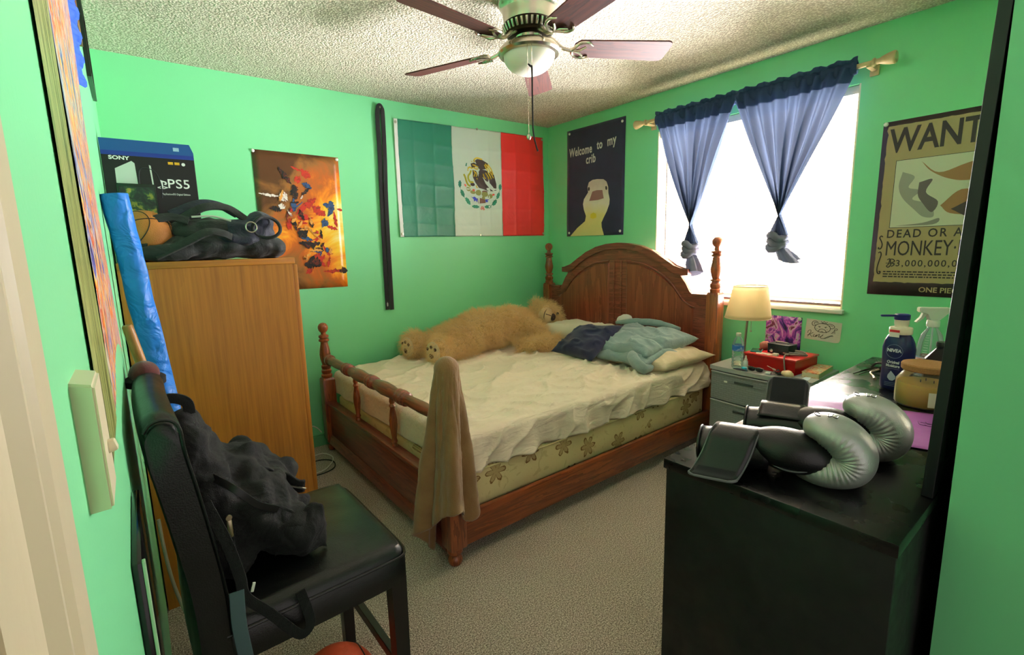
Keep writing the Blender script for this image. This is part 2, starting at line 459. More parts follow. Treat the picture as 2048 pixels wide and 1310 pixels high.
CURT = cloth_through('navy_sheer_cotton', '#475269', .17, 900, .006)
CURT2 = cloth_through('navy_sheer_cotton_doubled', '#4c6088', .42, 900, .0)
def curtain(name, label, yl, yr, yk, zk, top=2.236, tail=None, seed=0):
    """gathered on the rod, pulled together into a knot at (yk, zk)"""
    mid = []
    def pt(u, v):
        # v 0 at rod, 1 at the knot
        y0 = yl+(yr-yl)*u
        k = v**1.08
        yk_ = yk + (u-.5)*.11
        y = y0*(1-k)+yk_*k
        if k < .999: y += .012*math.sin(u*31+seed)*(k*(1-k))*4*.5
        z = top+.0-.0*v - (top-zk)*v
        amp = .012+.018*min(1, v*3)
        x = -.103-.02*math.sin(v*PI)*.3 + amp*math.sin(u*PI*17+seed+1.5*math.sin(u*9+v*2)) + .008*math.sin(u*40+v*6)
        x = x*(1-.5*k) - .045*k
        return V(x, y, z)
    bm = BM(); grid(bm, 150, 44, pt)
    th = thing(name, label, 'curtain', (-.09, yk, zk), 'navy curtains knotted at the window')
    o = obj('panel', bm, CURT, th, sharp=180)
    # rod pocket with ruffled header
    bm = BM()
    def hd(u, v):
        y = yl+(yr-yl)*u; an = v*2*PI*1.12
        r = .0205+.003*math.sin(u*PI*34+seed)
        if v < .86: return V(-.085-r*math.sin(an-.6)*1.0-.004*math.sin(u*60), y, top-.004+(r+.012)*math.cos(an-.6))
        q = (v-.86)/.14
        return V(-.085-.012-.006*math.sin(u*PI*34+seed), y, top+.018+.028*q+.006*math.sin(u*41+seed)*q)
    grid(bm, 150, 14, hd); obj('rod_pocket', bm, CURT2, th, sharp=180)
    # darker doubled hem band below the pocket
    bm = BM(); grid(bm, 150, 6, lambda u, v: pt(u, v*.085)-V(.004, 0, 0)); obj('header_band', bm, CURT2, th, sharp=180)
    # the knot: wrapped turns of cloth
    KN = cloth_through('lit_sheer_knot', '#7f8296', .16, 700)  # paler than the panel: light on the knotted cloth put into its colour
    bm = BM()
    for t in range(3):
        c = V(-.092, yk+.004*t, zk-.012-.026*t)
        ring = []
        for i in range(13):
            an = 2*PI*i/12
            ring.append(c+V(.036*math.cos(an), .040*math.sin(an)*(1+.1*math.sin(t*2+an)), .014*math.sin(an+t*1.1)+.008*math.sin(3*an+t)))
        tube(bm, ring, .021, 10, 4)
    k = obj('knot', bm, KN, th); displace(k, .018, .008)
    # tail below the knot
    bm = BM()
    tx, tz, w_ = tail
    def tl(u, v):
        an = 2*PI*u
        r = (.02+w_*v**.7)*(1+.22*math.sin(4*an+seed)+.12*math.sin(7*an))
        y = yk+tx*v; 
        return V(-.092+r*.7*math.cos(an), y+r*math.sin(an), zk-.055+(tz)*v-.02*math.sin(an*1+seed)*v)
    rows = grid(bm, 40, 14, tl, True)
    bm.faces.new([r[-1] for r in rows])
    k = obj('tail', bm, KN, th); displace(k, .03, .012)
    return th
curtain('curtain', 'navy curtain nearer the headboard, knotted with its tail hanging down', -1.215, -1.80, -1.52, 1.355, tail=(-.035, -.15, .03), seed=1)
curtain('curtain', 'navy curtain on the side nearer the wanted poster, knot turned sideways', -1.79, -2.415, -2.085, 1.39, tail=(-.07, -.09, .035), seed=4)

# ================================================================== LIGHT SWITCH on the left wall
sw = thing('light_switch', 'almond toggle light switch on green wall beside the door casing', 'light switch', (WL, -2.86, 1.15))
ALM = plain('almond_plastic', '#ded3b2', .35)
bm = BM()
va = [bm.verts.new((WL, y, z)) for y, z in ((-2.908, 1.165), (-2.846, 1.165), (-2.846, 1.271), (-2.908, 1.271))]; vb = [bm.verts.new((WL+.015, y, z)) for y, z in ((-2.914, 1.168), (-2.850, 1.168), (-2.850, 1.268), (-2.914, 1.268))]
bm.faces.new(va); bm.faces.new(vb[::-1])
for i in range(4): bm.faces.new((va[i], va[(i+1) % 4], vb[(i+1) % 4], vb[i]))
bmesh.ops.bevel(bm, geom=[e for e in bm.edges if any(v in vb for v in e.verts)], offset=.002, segments=3, affect='EDGES'); obj('plate', bm, ALM, sw)
bm = BM(); box(bm, (WL+.0145, -2.878, 1.208), (.013, .0095, .010), (0, math.radians(-14), 0), .002); obj('toggle', bm, ALM, sw)
for z in (1.248, 1.186):
    bm = BM(); lathe(bm, [(.0032, 0), (.003, .0012), (0, .0016)], (WL+.0108, -2.878, z), (1, 0, 0), 10); obj('screw', bm, STEEL, sw)
# ================================================================== BED
XF, XH, YN, YF = -2.217, -.1236, -1.727, -.1255
OAK = wood('red_oak_upright', '#5a2312', '#a4552c', 1, 2, .3, .35)
OAKX = wood('red_oak_rail', '#5a2312', '#a4552c', 1, 0, .3, .35)
OAKY = wood('hazy_red_oak_cross', '#5c2820', '#964d3c', 1, 1, .3, .35)  # oak paled towards purple, haze over the headboard put into the colour
bed = thing('four_poster_bed', 'reddish oak four-post bed frame with arched headboard and spindle footboard', 'bed', ((XF+XH)/2, (YN+YF)/2, 0))
def post(name, x, y, sq, prof, foot=True):
    h = .041
    bm = BM()
    z0 = .085 if foot else 0
    bx(bm, x-h, x+h, y-h, y+h, z0, sq-.012, .004)
    lathe(bm, [(h*1.38, 0), (h*1.1, .012), (.02, .016)], (x, y, sq-.012), seg=4, R=Matrix.Rotation(PI/4, 3, 'Z'))
    if foot: lathe(bm, [(.018, 0), (.028, .006), (.033, .022), (.03, .036), (.02, .045), (.022, .052), (.034, .06), (.036, .075), (.03, .088)], (x, y, 0), seg=24)
    lathe(bm, [(r, z-.001) for r, z in prof], (x, y, 0), seg=28)
    return obj(name, bm, OAK, bed)
fp = [(.03, .52), (.037, .53), (.037, .542), (.028, .55), (.033, .56), (.033, .574), (.026, .582), (.031, .592), (.031, .606), (.024, .614), (.027, .625), (.034, .655), (.036, .685), (.032, .72), (.025, .755), (.024, .768), (.034, .776), (.034, .786), (.025, .794), (.033, .802), (.032, .814), (.017, .822), (.016, .834), (.024, .84), (.031, .852), (.0335, .866), (.031, .88), (.022, .893), (.01, .899), (0, .9)]
post('post', XF, YF, .52, fp); post('post', XF, YN, .52, fp)
hp = [(.036, 1.03), (.037, 1.05), (.03, 1.058), (.037, 1.068), (.037, 1.084), (.028, 1.094), (.027, 1.102), (.038, 1.108), (.037, 1.116), (.024, 1.124), (.03, 1.14), (.037, 1.17), (.037, 1.19), (.031, 1.22), (.026, 1.252), (.025, 1.262), (.036, 1.268), (.036, 1.276), (.026, 1.284), (.037, 1.292), (.037, 1.302), (.018, 1.308), (.016, 1.328), (.024, 1.334), (.032, 1.348), (.0345, 1.362), (.032, 1.376), (.022, 1.389), (.01, 1.3945), (0, 1.395)]
post('post', XH, YF, 1.03, hp, False); post('post', XH, YN, 1.03, hp, False)
# headboard
YC = (YN+YF)/2
def sym(pts): return pts + [(-a, z) for a, z in reversed(pts)]
out = sym([(-.76, .30), (-.76, 1.0), (-.665, 1.0), (-.64, 1.005), (-.62, 1.025), (-.585, 1.085), (-.545, 1.135), (-.5, 1.16), (-.42, 1.225), (-.33, 1.285), (-.22, 1.33), (-.11, 1.353), (0, 1.36)])
PM = place((XH+.012, YC, 0), (0, 1, 0), (0, 0, 1))
bm = BM(); prism(bm, out, -.022, PM); obj('headboard_panel', bm, OAKY, bed, sharp=30)
crown_top = sym([(-.61, 1.181), (-.555, 1.183), (-.5, 1.2), (-.42, 1.255), (-.33, 1.308), (-.22, 1.348), (-.11, 1.37), (0, 1.377)])[:]
mid_ = len(crown_top)//2
lower = sym([(-.61, 1.138), (-.535, 1.135), (-.48, 1.155), (-.4, 1.215), (-.31, 1.268), (-.21, 1.303), (-.1, 1.326), (0, 1.332)])
bm = BM(); prism(bm, crown_top + lower[::-1], .055, place((XH-.03, YC, 0), (0, 1, 0), (0, 0, 1)))
bmesh.ops.bevel(bm, geom=[e for e in bm.edges if abs((e.verts[0].co-e.verts[1].co).x) < 1e-4], offset=.006, segments=2, affect='EDGES'); obj('crown_moulding', bm, OAKY, bed, sharp=30)
for s in (-1, 1):
    bm = BM(); bx(bm, XH-.026, XH+.03, YC+s*.70-.06, YC+s*.70+.06, 1.0, 1.014, .004); bx(bm, XH-.018, XH+.02, YC+s*.70-.05, YC+s*.70+.05, .985, 1.0, .004); obj('ledge_moulding', bm, OAKY, bed)
# raised fields of the two panels, edged by the grooved arch
fld = [(-.655, .42), (-.655, .915), (-.61, .925), (-.565, .965), (-.5, 1.045), (-.42, 1.115), (-.31, 1.175), (-.2, 1.208), (-.085, 1.222), (-.085, .42)]
for s in (1, -1):
    bm = BM(); pts = [(s*a, z) for a, z in fld]
    pts = pts if s > 0 else pts[::-1]
    prism(bm, [(p[0], p[1]) for p in pts], -.010, place((XH-.010, YC, 0), (0, 1, 0), (0, 0, 1)))
    es = [e for e in bm.edges if all(abs(v.co.x-(XH-.02)) < 1e-4 for v in e.verts)]
    bmesh.ops.bevel(bm, geom=es, offset=.009, segments=1, affect='EDGES'); obj('raised_panel', bm, wood('oak_panel_'+('left' if s > 0 else 'right'), '#6e3024', '#9c5138', .8, 2, .33, .3, 9), bed, sharp=25)
bm = BM()
path = [(XH-.014, YC+a, z+.014) for a, z in [(-.665, .905)]+fld[2:9]]
tube(bm, path, .006, 8, 4); tube(bm, [(p[0], 2*YC-p[1], p[2]) for p in path], .006, 8, 4)
for a in (-.035, .035): bx(bm, XH-.018, XH-.008, YC+a-.006, YC+a+.006, .42, 1.235, .002)
obj('groove_bead', bm, OAKY, bed)
# side rails and footboard
for nm, y in (('side_rail', YN-.004), ('side_rail', YF-.02)):
    bm = BM(); bx(bm, XF+.03, XH-.0, y-.013, y+.013, .072, .222, .006); obj(nm, bm, OAKX, bed)
FW = YF-YN
bm = BM(); bx(bm, XF-.012, XF+.012, YN+.03, YF-.03, .10, .345, .002); obj('footboard_panel', bm, OAKY, bed)
bm = BM(); bx(bm, XF-.028, XF+.028, YN+.03, YF-.03, .343, .362, .005); bx(bm, XF-.02, XF+.02, YN+.03, YF-.03, .33, .344, .004); obj('footboard_cap', bm, OAKY, bed)
bm = BM()
a = [(-.028, .055), (-.028, .095), (-.022, .11), (-.016, .125), (.012, .125), (.012, .055)]
va = [bm.verts.new((XF+x, YN+.03, z)) for x, z in a]; vb = [bm.verts.new((XF+x, YF-.03, z)) for x, z in a]
for i in range(6): bm.faces.new((va[i], va[(i+1) % 6], vb[(i+1) % 6], vb[i]))
bm.faces.new(va); bm.faces.new(vb[::-1]); obj('footboard_base', bm, OAKY, bed)
# turned top rail
L_ = FW-.06
ends = [(.0, .0), (.018, .004), (.03, .02), (.036, .03), (.03, .04), (.037, .055), (.037, .075), (.028, .085)]
secs = []
def seg_(c, w, r0, r1):  # swelling between two collars
    return [(r0, c-w), (r1, c-w*.35), (r1, c+w*.35), (r0, c+w)]
pr = ends[:]
cl = [.26*L_, .5*L_, .74*L_]
def collar(c): return [(.026, c-.05), (.036, c-.042), (.036, c-.03), (.029, c-.022), (.038, c-.012), (.038, c+.012), (.029, c+.022), (.036, c+.03), (.036, c+.042), (.026, c+.05)]
pr += [(.026, .11), (.029, .2), (.026, cl[0]-.06)] + collar(cl[0]) + [(.034, cl[0]+.13), (.037, (cl[0]+cl[1])/2+.02), (.03, cl[1]-.07)] + collar(cl[1]) + [(.03, cl[1]+.07), (.037, (cl[1]+cl[2])/2-.02), (.034, cl[2]-.13)] + collar(cl[2])
pr += [(.026, cl[2]+.06), (.029, L_-.2), (.026, L_-.11)] + [(r, L_-h) for r, h in reversed(ends)]
bm = BM(); lathe(bm, pr, (XF, YN+.03, .655), (0, 1, 0), 22); obj('top_rail', bm, OAKY, bed)
sp = [(.010, 0), (.016, .012), (.012, .025), (.017, .035), (.012, .05), (.014, .07), (.0205, .12), (.021, .15), (.016, .19), (.012, .215), (.018, .225), (.012, .238), (.016, .25), (.010, .29)]
for y in (-.667, -1.169, -.60+.0):
    if y == -.60: continue
    bm = BM(); lathe(bm, sp, (XF, y, .355), seg=18); obj('spindle', bm, OAK, bed)

# box spring and mattress
def ticking():
    t = NT('floral_ticking'); v = t.coord('Object')
    vo = t.n('ShaderNodeTexVoronoi'); vo.inputs['Scale'].default_value = 4.6; vo.inputs['Randomness'].default_value = 1; t.l(v, vo.inputs['Vector'])
    sub = t.n('ShaderNodeVectorMath', operation='SUBTRACT'); 
    sc = t.n('ShaderNodeVectorMath', operation='SCALE'); sc.inputs[3].default_value = 1
    t.l(v, sub.inputs[0]); t.l(vo.outputs['Position'], sub.inputs[1])
    sx = t.n('ShaderNodeSeparateXYZ'); t.l(sub.outputs[0], sx.inputs[0])
    an = t.math('ARCTAN2', sx.outputs[2], sx.outputs[0])
    r = t.math('SQRT', t.math('ADD', t.math('POWER', sx.outputs[0], 2), t.math('POWER', sx.outputs[2], 2)))
    pet = t.math('ABSOLUTE', t.math('COSINE', t.math('MULTIPLY', an, 3.0)))
    edge = t.math('ADD', t.math('MULTIPLY', t.noise(v, 45, 3), .03), t.math('MULTIPLY', pet, .040))
    inside = t.math('LESS_THAN', r, edge)
    rim = t.math('LESS_THAN', t.math('ABSOLUTE', t.math('SUBTRACT', r, edge)), .0045)
    str_ = t.math('LESS_THAN', t.math('FRACT', t.math('MULTIPLY', an, 5.6)), .25)
    far = t.math('GREATER_THAN', t.noise(v, 14, 3, .6, 1.5), .62)
    c = t.mix(t.math('MULTIPLY', far, .35), srgb('#e3cf9a'), srgb('#b89a5e'))
    c = t.mix(t.math('MULTIPLY', inside, .55), c, srgb('#b8935c'))
    c = t.mix(t.math('MULTIPLY', t.math('MULTIPLY', inside, str_), .7), c, srgb('#7a5228'))
    c = t.mix(rim, c, srgb('#8a6433'))
    t.bsdf(c, .8, 0, t.bump(t.noise(v, 30, 3), .2, .01)); return t.m
bs = BM(); bx(bs, XF+.06, XH-.05, YN+.025, YF-.02, .20, .385, .02, 3)
o = obj('box_spring', bs, ticking(), bed); o.parent = None
bpy.data.objects.remove(o)
bs = BM(); bx(bs, XF+.06, XH-.05, YN+.025, YF-.02, .20, .385, .02, 3)
o = tag(obj('box_spring', bs, ticking()), 'cream box spring with brown floral print inside the oak bed frame', 'box spring')
bs = BM(); tube(bs, [(XF+.09, YN+.022, .378), (XH-.07, YN+.022, .378)], .005, 8, 0); obj('piping', bs, plain('cream_piping', '#d9c590', .7), o)
bm = BM(); bx(bm, XF+.06, XH-.05, YN+.04, YF-.02, .388, .545, .045, 5)
tag(obj('mattress', bm, plain('mattress_grey', '#77726a', .9, bump=(40, .2))), 'mattress lying on the floral box spring under the cream sheet', 'mattress')
def sheet_mat():
    t = NT('cream_printed_sheet'); v = t.coord('Object', (1, 1, 1))
    vo = t.n('ShaderNodeTexVoronoi', distance='MANHATTAN'); vo.inputs['Scale'].default_value = 26; vo.inputs['Randomness'].default_value = .12; t.l(v, vo.inputs['Vector'])
    d = vo.outputs['Distance']
    ringm = t.math('LESS_THAN', t.math('ABSOLUTE', t.math('SUBTRACT', d, .2)), .045)
    n = t.noise(v, 500, 2)
    c = t.mix(t.math('MULTIPLY', ringm, .22), srgb('#ead8c2'), srgb('#a8907c'))
    c = t.mix(t.math('MULTIPLY', t.noise(v, 4, 3), .12), c, srgb('#d8bfa6'))
    nm = t.bump(n, .12, .002)
    nm = t.bump(t.noise(t.coord('Object', (1.2, 5, 5), (0, 0, .5)), 5, 4, .5, 1.0), .5, .02, nm)
    t.bsdf(c, .85, 0, nm, Sheen_Weight=.15); return t.m
SHEET = sheet_mat()
X0, X1, Y0, Y1, ZT = XF+.080, XH-.045, YN+.055, YF-.012, .557
def ridge(p, s):
    n = noise.noise(Vector(p)*s); return (1-abs(n)*2.2)
def sheet_pt(u, v):
    # lengths along and across the bed
    ox, oy = .17, .185
    s = -ox + (X1-X0+ox+.14)*u
    t = -oy + (Y1-Y0+oy+.05)*v
    ax = max(0, -s); ay = max(0, -t); bx_ = max(0, s-(X1-X0)); by_ = max(0, t-(Y1-Y0))
    x = X0+min(max(s, 0), X1-X0); y = Y0+min(max(t, 0), Y1-Y0)
    z = ZT
    drop = max(ax, ay, bx_, by_)
    hem = .018*math.sin(s*9+1)+.012*math.sin(s*23)
    if ay > 0: drop = max(drop, ay*(1+hem*1.3*ay/oy))
    r = .035
    # rounded edge
    def edge(d):
        if d <= 0: return 0, 0
        if d < r*PI/2: a = d/r; return r*math.sin(a)-0, r*(1-math.cos(a))
        return r, r+(d-r*PI/2)
    h, dz = edge(drop)
    nx = (-1 if ax >= drop*.999 and ax > 0 else (1 if bx_ >= drop*.999 and bx_ > 0 else 0)); ny = (-1 if ay > 0 and ay >= ax*.999 else 0)
    x += nx*h; y += ny*h
    z -= dz
    # sag and wrinkles on top
    pt_ = V(x, y, 0)
    if drop <= 0:
        cx_, cy_ = x-X0, y-Y0
        k = min(1, cy_/.12)*min(1, cx_/.1)
        q = V(x*1.0+y*.55, y*3.1-x*.8, .3)
        wv = ridge(q, 1.7)**3 if ridge(q, 1.7) > 0 else 0
        q2 = V(x*2.2, y*3.6+x*1.4, 3.1); w2 = max(0, ridge(q2, 2.1))**4
        near = max(0, min(1, (Y0+.85-y)/.7))
        w3 = max(0, ridge(V(x*1.3+y*2.4+2, y*1.5-x*1.8, 7), 1.5))**5
        z += .022*wv*k + .020*w2*(.4+.6*near) + .014*w3*k + .012*fbm(pt_, 2.2) + .006*fbm(pt_, 8)
        # pulled creases radiating from the pillows
        d = V(x-(-.62), y-(-1.35), 0); an = math.atan2(d.y, d.x); rr = d.length
        z += .018*max(0, math.sin(an*19+1.5*fbm(pt_, 2)))**3*math.exp(-((rr-.35)/.28)**2)
    if ay > 0 and ny:
        k = min(1, ay/oy)
        fo = math.sin(s*17+1.1*math.sin(s*5.1)+ay*9)+.6*math.sin(s*37+2*math.sin(s*3)-ay*7)
        y -= .011*k*fo*(.35+k)+.010*k
        z += .004*math.sin(s*29)*k
        x += .012*k*math.sin(s*17)
        w2 = max(0, ridge(V(s*4+ay*4, ay*3, 1), 1.6))**3; y -= .022*w2*min(1, k*2)
    if ax > 0 and nx < 0:
        x += .006*math.sin(t*19+2*math.sin(t*4))*min(1, ax/.1)
    return V(x, y, z)
bm = BM(); grid(bm, 300, 210, sheet_pt)
sh = obj('bed_sheet', bm, SHEET, sharp=180); solid(sh, .002)
tag(sh, 'wrinkled cream printed sheet hanging over the mattress side', 'bed sheet')

# ------------------------------------------------------------------ towel on the near foot post
TOW = fabric('brown_terry_towel', '#9a7244', '#866138', 420, .97, strength=.7, sheen=.35)
def towel_pt(u, v):
    an = -PI+2*PI*u
    # lower hem height varies round the post
    hem = .36+.10*math.cos(an*1+.6)+.10*math.sin(2*an+.5)+.05*math.sin(3*an)
    zt = .925
    if v < .16:
        a = v/.16*PI/2; r = .046*math.sin(a); z = zt-.046*(1-math.cos(a))*1.0
        return V(XF+r*math.cos(an), YN+r*math.sin(an), z)
    k = (v-.16)/.84
    z = zt-.046-(zt-.046-hem+.12)*k
    r = .044+.004*k+.058*k**.95
    fold = .75*math.cos(4*an+.9+.5*k)+.55*abs(math.cos(3.5*an+2.1+k*.6))-.3+.22*math.cos(9*an-1)
    r *= 1+.36*fold*min(1, k*1.8)
    r += .006*fbm(V(math.cos(an)*2, math.sin(an)*2, k*3), 1.5)
    r = max(r, .0455+.010*k)
    if z < .53: r = max(r, .061)
    return V(XF+r*math.cos(an)-.022*k, YN+r*math.sin(an)*1.02+.012*k, z)
bm = BM(); grid(bm, 180, 90, towel_pt, True); bmesh.ops.remove_doubles(bm, verts=bm.verts, dist=1e-5)
o = obj('towel', bm, TOW, sharp=180); solid(o, .006, 1); displace(o, .006, .003)
tag(o, 'brown terry towel draped over the near foot post of the bed', 'towel')

# ------------------------------------------------------------------ pillows and bedding
def cushion(name, c, size, rot, m, label, cat, seed=0, pinch=.55, wr=.012, group=None, sag=None, pts=30):
    """a stuffed cushion: two bulging faces meeting in a pinched seam"""
    w_, d_, h_ = size; bm = BM(); R = Euler(rot).to_matrix(); C = Vector(c)
    def f(u, v, s):
        a, b = u*2-1, v*2-1
        e = (1-abs(a)**3.2)*(1-abs(b)**3.2)
        pin = 1-.10*(1-abs(b))*(abs(a)**4)*pinch*0
        x = a*w_/2*(1-.09*(1-b*b)*abs(a)); y = b*d_/2*(1-.09*(1-a*a)*abs(b))
        z = s*h_/2*max(0, e)**.45
        p = V(x, y, z)
        n = fbm(V(a*1.3+seed, b*1.3, s), 1.6)
        cr = max(0, 1-abs(noise.noise(V(a*2.1+seed*3, b*2.1, s*.5)))*3)**2
        p.z += s*(n*wr*1.5+cr*wr)*min(1, e*3)
        if sag: p.z += sag(a, b)
        return C + R @ p
    n = pts
    g = {}
    for s in (1, -1):
        vs = {}
        for i in range(n+1):
            for j in range(n+1):
                edge = i in (0, n) or j in (0, n)
                if edge and (i, j) in g: vs[i, j] = g[i, j]; continue
                v_ = bm.verts.new(f(i/n, j/n, s)); vs[i, j] = v_
                if edge: g[i, j] = v_
        for i in range(n):
            for j in range(n):
                q = (vs[i, j], vs[i+1, j], vs[i+1, j+1], vs[i, j+1])
                bm.faces.new(q if s > 0 else q[::-1])
    o = obj(name, bm, m, sharp=180); tag(o, label, cat, group); return o
def cushion4(name, P, h_, m, label=None, cat=None, seed=0, wr=.012, n=34, parent=None, power=.5, fold=0):
    """a stuffed shape spanned by four corner points"""
    P = [Vector(p) for p in P]; bm = BM(); g = {}
    nrm = ((P[1]-P[0]).cross(P[3]-P[0])).normalized()
    if nrm.z < 0: nrm = -nrm
    def f(u, v, s):
        a, b = u*2-1, v*2-1
        q = P[0].lerp(P[1], u).lerp(P[3].lerp(P[2], u), v)
        c = (P[0]+P[1]+P[2]+P[3])/4
        q = q.lerp(c, .10*((1-b*b)*abs(a)**2+(1-a*a)*abs(b)**2))
        e = max(0, (1-abs(a)**3)*(1-abs(b)**3))
        r1 = noise.noise(V(a*1.6+seed, b*1.6, s)); cr = max(0, 1-abs(noise.noise(V(a*1.4+b+seed*3, b*2.6, s*.5)))*4)**2
        z = s*h_/2*e**power + s*min(1, e*3)*(r1*wr*1.6+cr*wr)
        if fold and s > 0: z -= fold*math.exp(-((b+.25*a+.05)/.07)**2)*min(1, e*4)
        return q + nrm*z
    for s in (1, -1):
        vs = {}
        for i in range(n+1):
            for j in range(n+1):
                edge = i in (0, n) or j in (0, n)
                if edge and (i, j) in g: vs[i, j] = g[i, j]; continue
                v_ = bm.verts.new(f(i/n, j/n, s)); vs[i, j] = v_
                if edge: g[i, j] = v_
        for i in range(n):
            for j in range(n):
                q = (vs[i, j], vs[i+1, j], vs[i+1, j+1], vs[i, j+1]); bm.faces.new(q if s > 0 else q[::-1])
    o = obj(name, bm, m, parent, sharp=180)
    if label: tag(o, label, cat)
    return o
cushion('pillow', (-.37, -.80, .66), (.44, .66, .19), (0, math.radians(10), math.radians(4)), fabric('ivory_pillowcase', '#dcd0b8', None, 600, .85, (7, .3)), 'ivory pillow lying behind the navy cushion beside the teddy bear', 'pillow', 1)
cushion4('pillow', [(-.70, -1.16, .60), (-.66, -1.72, .588), (-.18, -1.78, .62), (-.18, -1.14, .64)], .13, fabric('satin_beige_pillowcase', '#d8c6a4', None, 500, .45, (9, .5)), 'beige satin pillow under the grey blue blanket at mattress edge', 'pillow', 5, .014)
cushion4('cushion', [(-.83, -.88, .605), (-.87, -1.31, .61), (-.49, -1.27, .80), (-.59, -.95, .775)], .11, fabric('navy_plush', '#182048', '#10173a', 260, .95, strength=.6), 'dark navy plush cushion lying on the cream sheet', 'cushion', 9, .012)
BLK = fabric('grey_blue_fleece', '#93a9a9', '#83999b', 300, .95, (12, .35), .35, .5)
blk = thing('folded_blanket', 'grey blue fleece blanket folded on top of the beige pillow', 'blanket', (-.45, -1.37, .60))
cushion4('lower_fold', [(-.765, -1.24, .615), (-.735, -1.63, .615), (-.44, -1.66, .665), (-.44, -1.16, .68)], .075, BLK, None, None, 2, .012, 30, blk, .3)
cushion4('upper_fold', [(-.735, -1.20, .650), (-.69, -1.60, .655), (-.235, -1.69, .725), (-.25, -1.10, .755)], .125, BLK, None, None, 6, .016, 40, blk, .33, .022)
bm = BM(); tube(bm, [(-.30, -1.05, .775), (-.27, -1.20, .795), (-.26, -1.38, .80), (-.25, -1.55, .775)], [.012, .026, .026, .014], 12, 6); o = obj('back_roll', bm, BLK, blk, sharp=180); displace(o, .05, .015)
bm = BM(); tube(bm, [(-.70, -1.50, .665), (-.745, -1.545, .655), (-.765, -1.59, .625), (-.745, -1.625, .598), (-.69, -1.64, .60)], [.024, .036, .036, .032, .02], 12, 6); o = obj('rolled_edge', bm, BLK, blk, sharp=180); displace(o, .06, .02)
bm = BM(); ball(bm, (-.235, -1.09, .795), (.04, .055, .042)); ball(bm, (-.235, -1.045, .785), (.03, .04, .035)); ball(bm, (-.24, -1.14, .765), (.035, .05, .03))
bm2 = bm; o = obj('plush_toy', bm2, fabric('white_plush', '#e4e2dc', None, 300, .95)); remesh(o, .008, 6); displace(o, .02, .008)
tag(o, 'small white plush bundle behind the navy cushion against the headboard', 'plush toy')

# ------------------------------------------------------------------ teddy bear
def fur():
    t = NT('tan_curly_plush'); v = t.coord('Object')
    n = t.noise(v, 55, 4, .65, 1.2); n2 = t.noise(v, 6, 3)
    c = t.ramp(n, [(.3, srgb('#b58444')), (.52, srgb('#e6b873')), (.72, srgb('#f4d296'))])
    t.bsdf(c, .95, 0, t.bump(n, 1.0, .02), Sheen_Weight=.5); return t.m
FUR = fur()
bear = thing('teddy_bear', 'big tan teddy bear lying on the bed along the green wall', 'teddy bear', (-.95, -.36, .56))
bm = BM()
ZB = .565
ball(bm, (-.98, -.29, ZB+.148), (.30, .20, .152), 24)                 # belly
ball(bm, (-1.22, -.29, ZB+.115), (.20, .21, .118), 24)               # hips
ball(bm, (-.74, -.30, ZB+.145), (.22, .19, .145), 24)                # chest
HC = V(-.425, -.38, ZB+.172)
ball(bm, HC, (.147, .142, .15), 24)                                   # head
ball(bm, (-.55, -.33, ZB+.14), (.13, .14, .12), 24)                   # neck
ball(bm, (-.44, -.30, ZB+.305), (.045, .045, .04)); ball(bm, (-.30, -.42, ZB+.10), (.045, .045, .045))   # ears
def limb(a, b, r0, r1, k=6):
    a, b = Vector(a), Vector(b)
    for i in range(k+1):
        t = i/k; ball(bm, a.lerp(b, t), r0+(r1-r0)*t, 18)
limb((-1.22, -.40, ZB+.085), (-1.50, -.45, ZB+.070), .088, .070)
ball(bm, (-1.525, -.46, ZB+.085), (.062, .09, .10))
limb((-1.24, -.22, ZB+.11), (-1.54, -.20, ZB+.085), .092, .074)
ball(bm, (-1.59, -.20, ZB+.095), (.062, .095, .105))
# upper arm across the chest, forearm resting on the sheet
limb((-.80, -.36, ZB+.235), (-.66, -.52, ZB+.115), .078, .078)
limb((-.66, -.52, ZB+.115), (-.58, -.58, ZB+.07), .078, .062)
limb((-.86, -.60, ZB+.045), (-.64, -.74, ZB+.048), .054, .058)
body = obj('body', bm, FUR, bear); remesh(body, .013, 8); displace(body, .020, .024, 3); displace(body, .09, .012)
# shaggy pile
HAIR = plain('tan_pile', '#f6d6a0', .8, var=(40, '#dcae6c', .8))
body.data.materials.append(HAIR)
pmod = body.modifiers.new('pile', 'PARTICLE_SYSTEM'); ps_ = body.particle_systems[-1].settings
ps_.type = 'HAIR'; ps_.count = 9000; ps_.hair_length = .0032; ps_.hair_step = 4; ps_.use_modifier_stack = True; ps_.emit_from = 'FACE'
ps_.child_type = 'SIMPLE'; ps_.child_percent = 4; ps_.rendered_child_count = 3; ps_.child_radius = .006; ps_.clump_factor = .75; ps_.roughness_2 = .02; ps_.roughness_endpoint = .02; ps_.kink = 'CURL'; ps_.kink_amplitude = .004; ps_.kink_frequency = 3
ps_.normal_factor = .010; ps_.tangent_factor = .006; ps_.brownian_factor = .008; ps_.material = 2
ps_.root_radius = .9; ps_.tip_radius = .35; ps_.radius_scale = .0016
MUZ = fabric('tan_velour', '#d8b586', None, 500, .9)
FD = V(-.30, -.88, .30).normalized()              # the way the face looks
FS = V(.80, -.16, -.42); FS = (FS-FS.dot(FD)*FD).normalized()   # top of the head points to the headboard
FU = FD.cross(FS)
def fp3(a, b, c): return HC + FS*a + FU*b + FD*c
FM = Matrix((FU, FS, FD)).transposed()
bm = BM(); ball(bm, fp3(-.038, 0, .112), (.078, .066, .066), 24, rot=FM); obj('muzzle', bm, MUZ, bear)
DKBR = plain('dark_brown_felt', '#3c2320', .8)
bm = BM(); ball(bm, fp3(.008, 0, .162), (.032, .024, .016), 16, rot=FM); obj('nose', bm, DKBR, bear)
bm = BM()
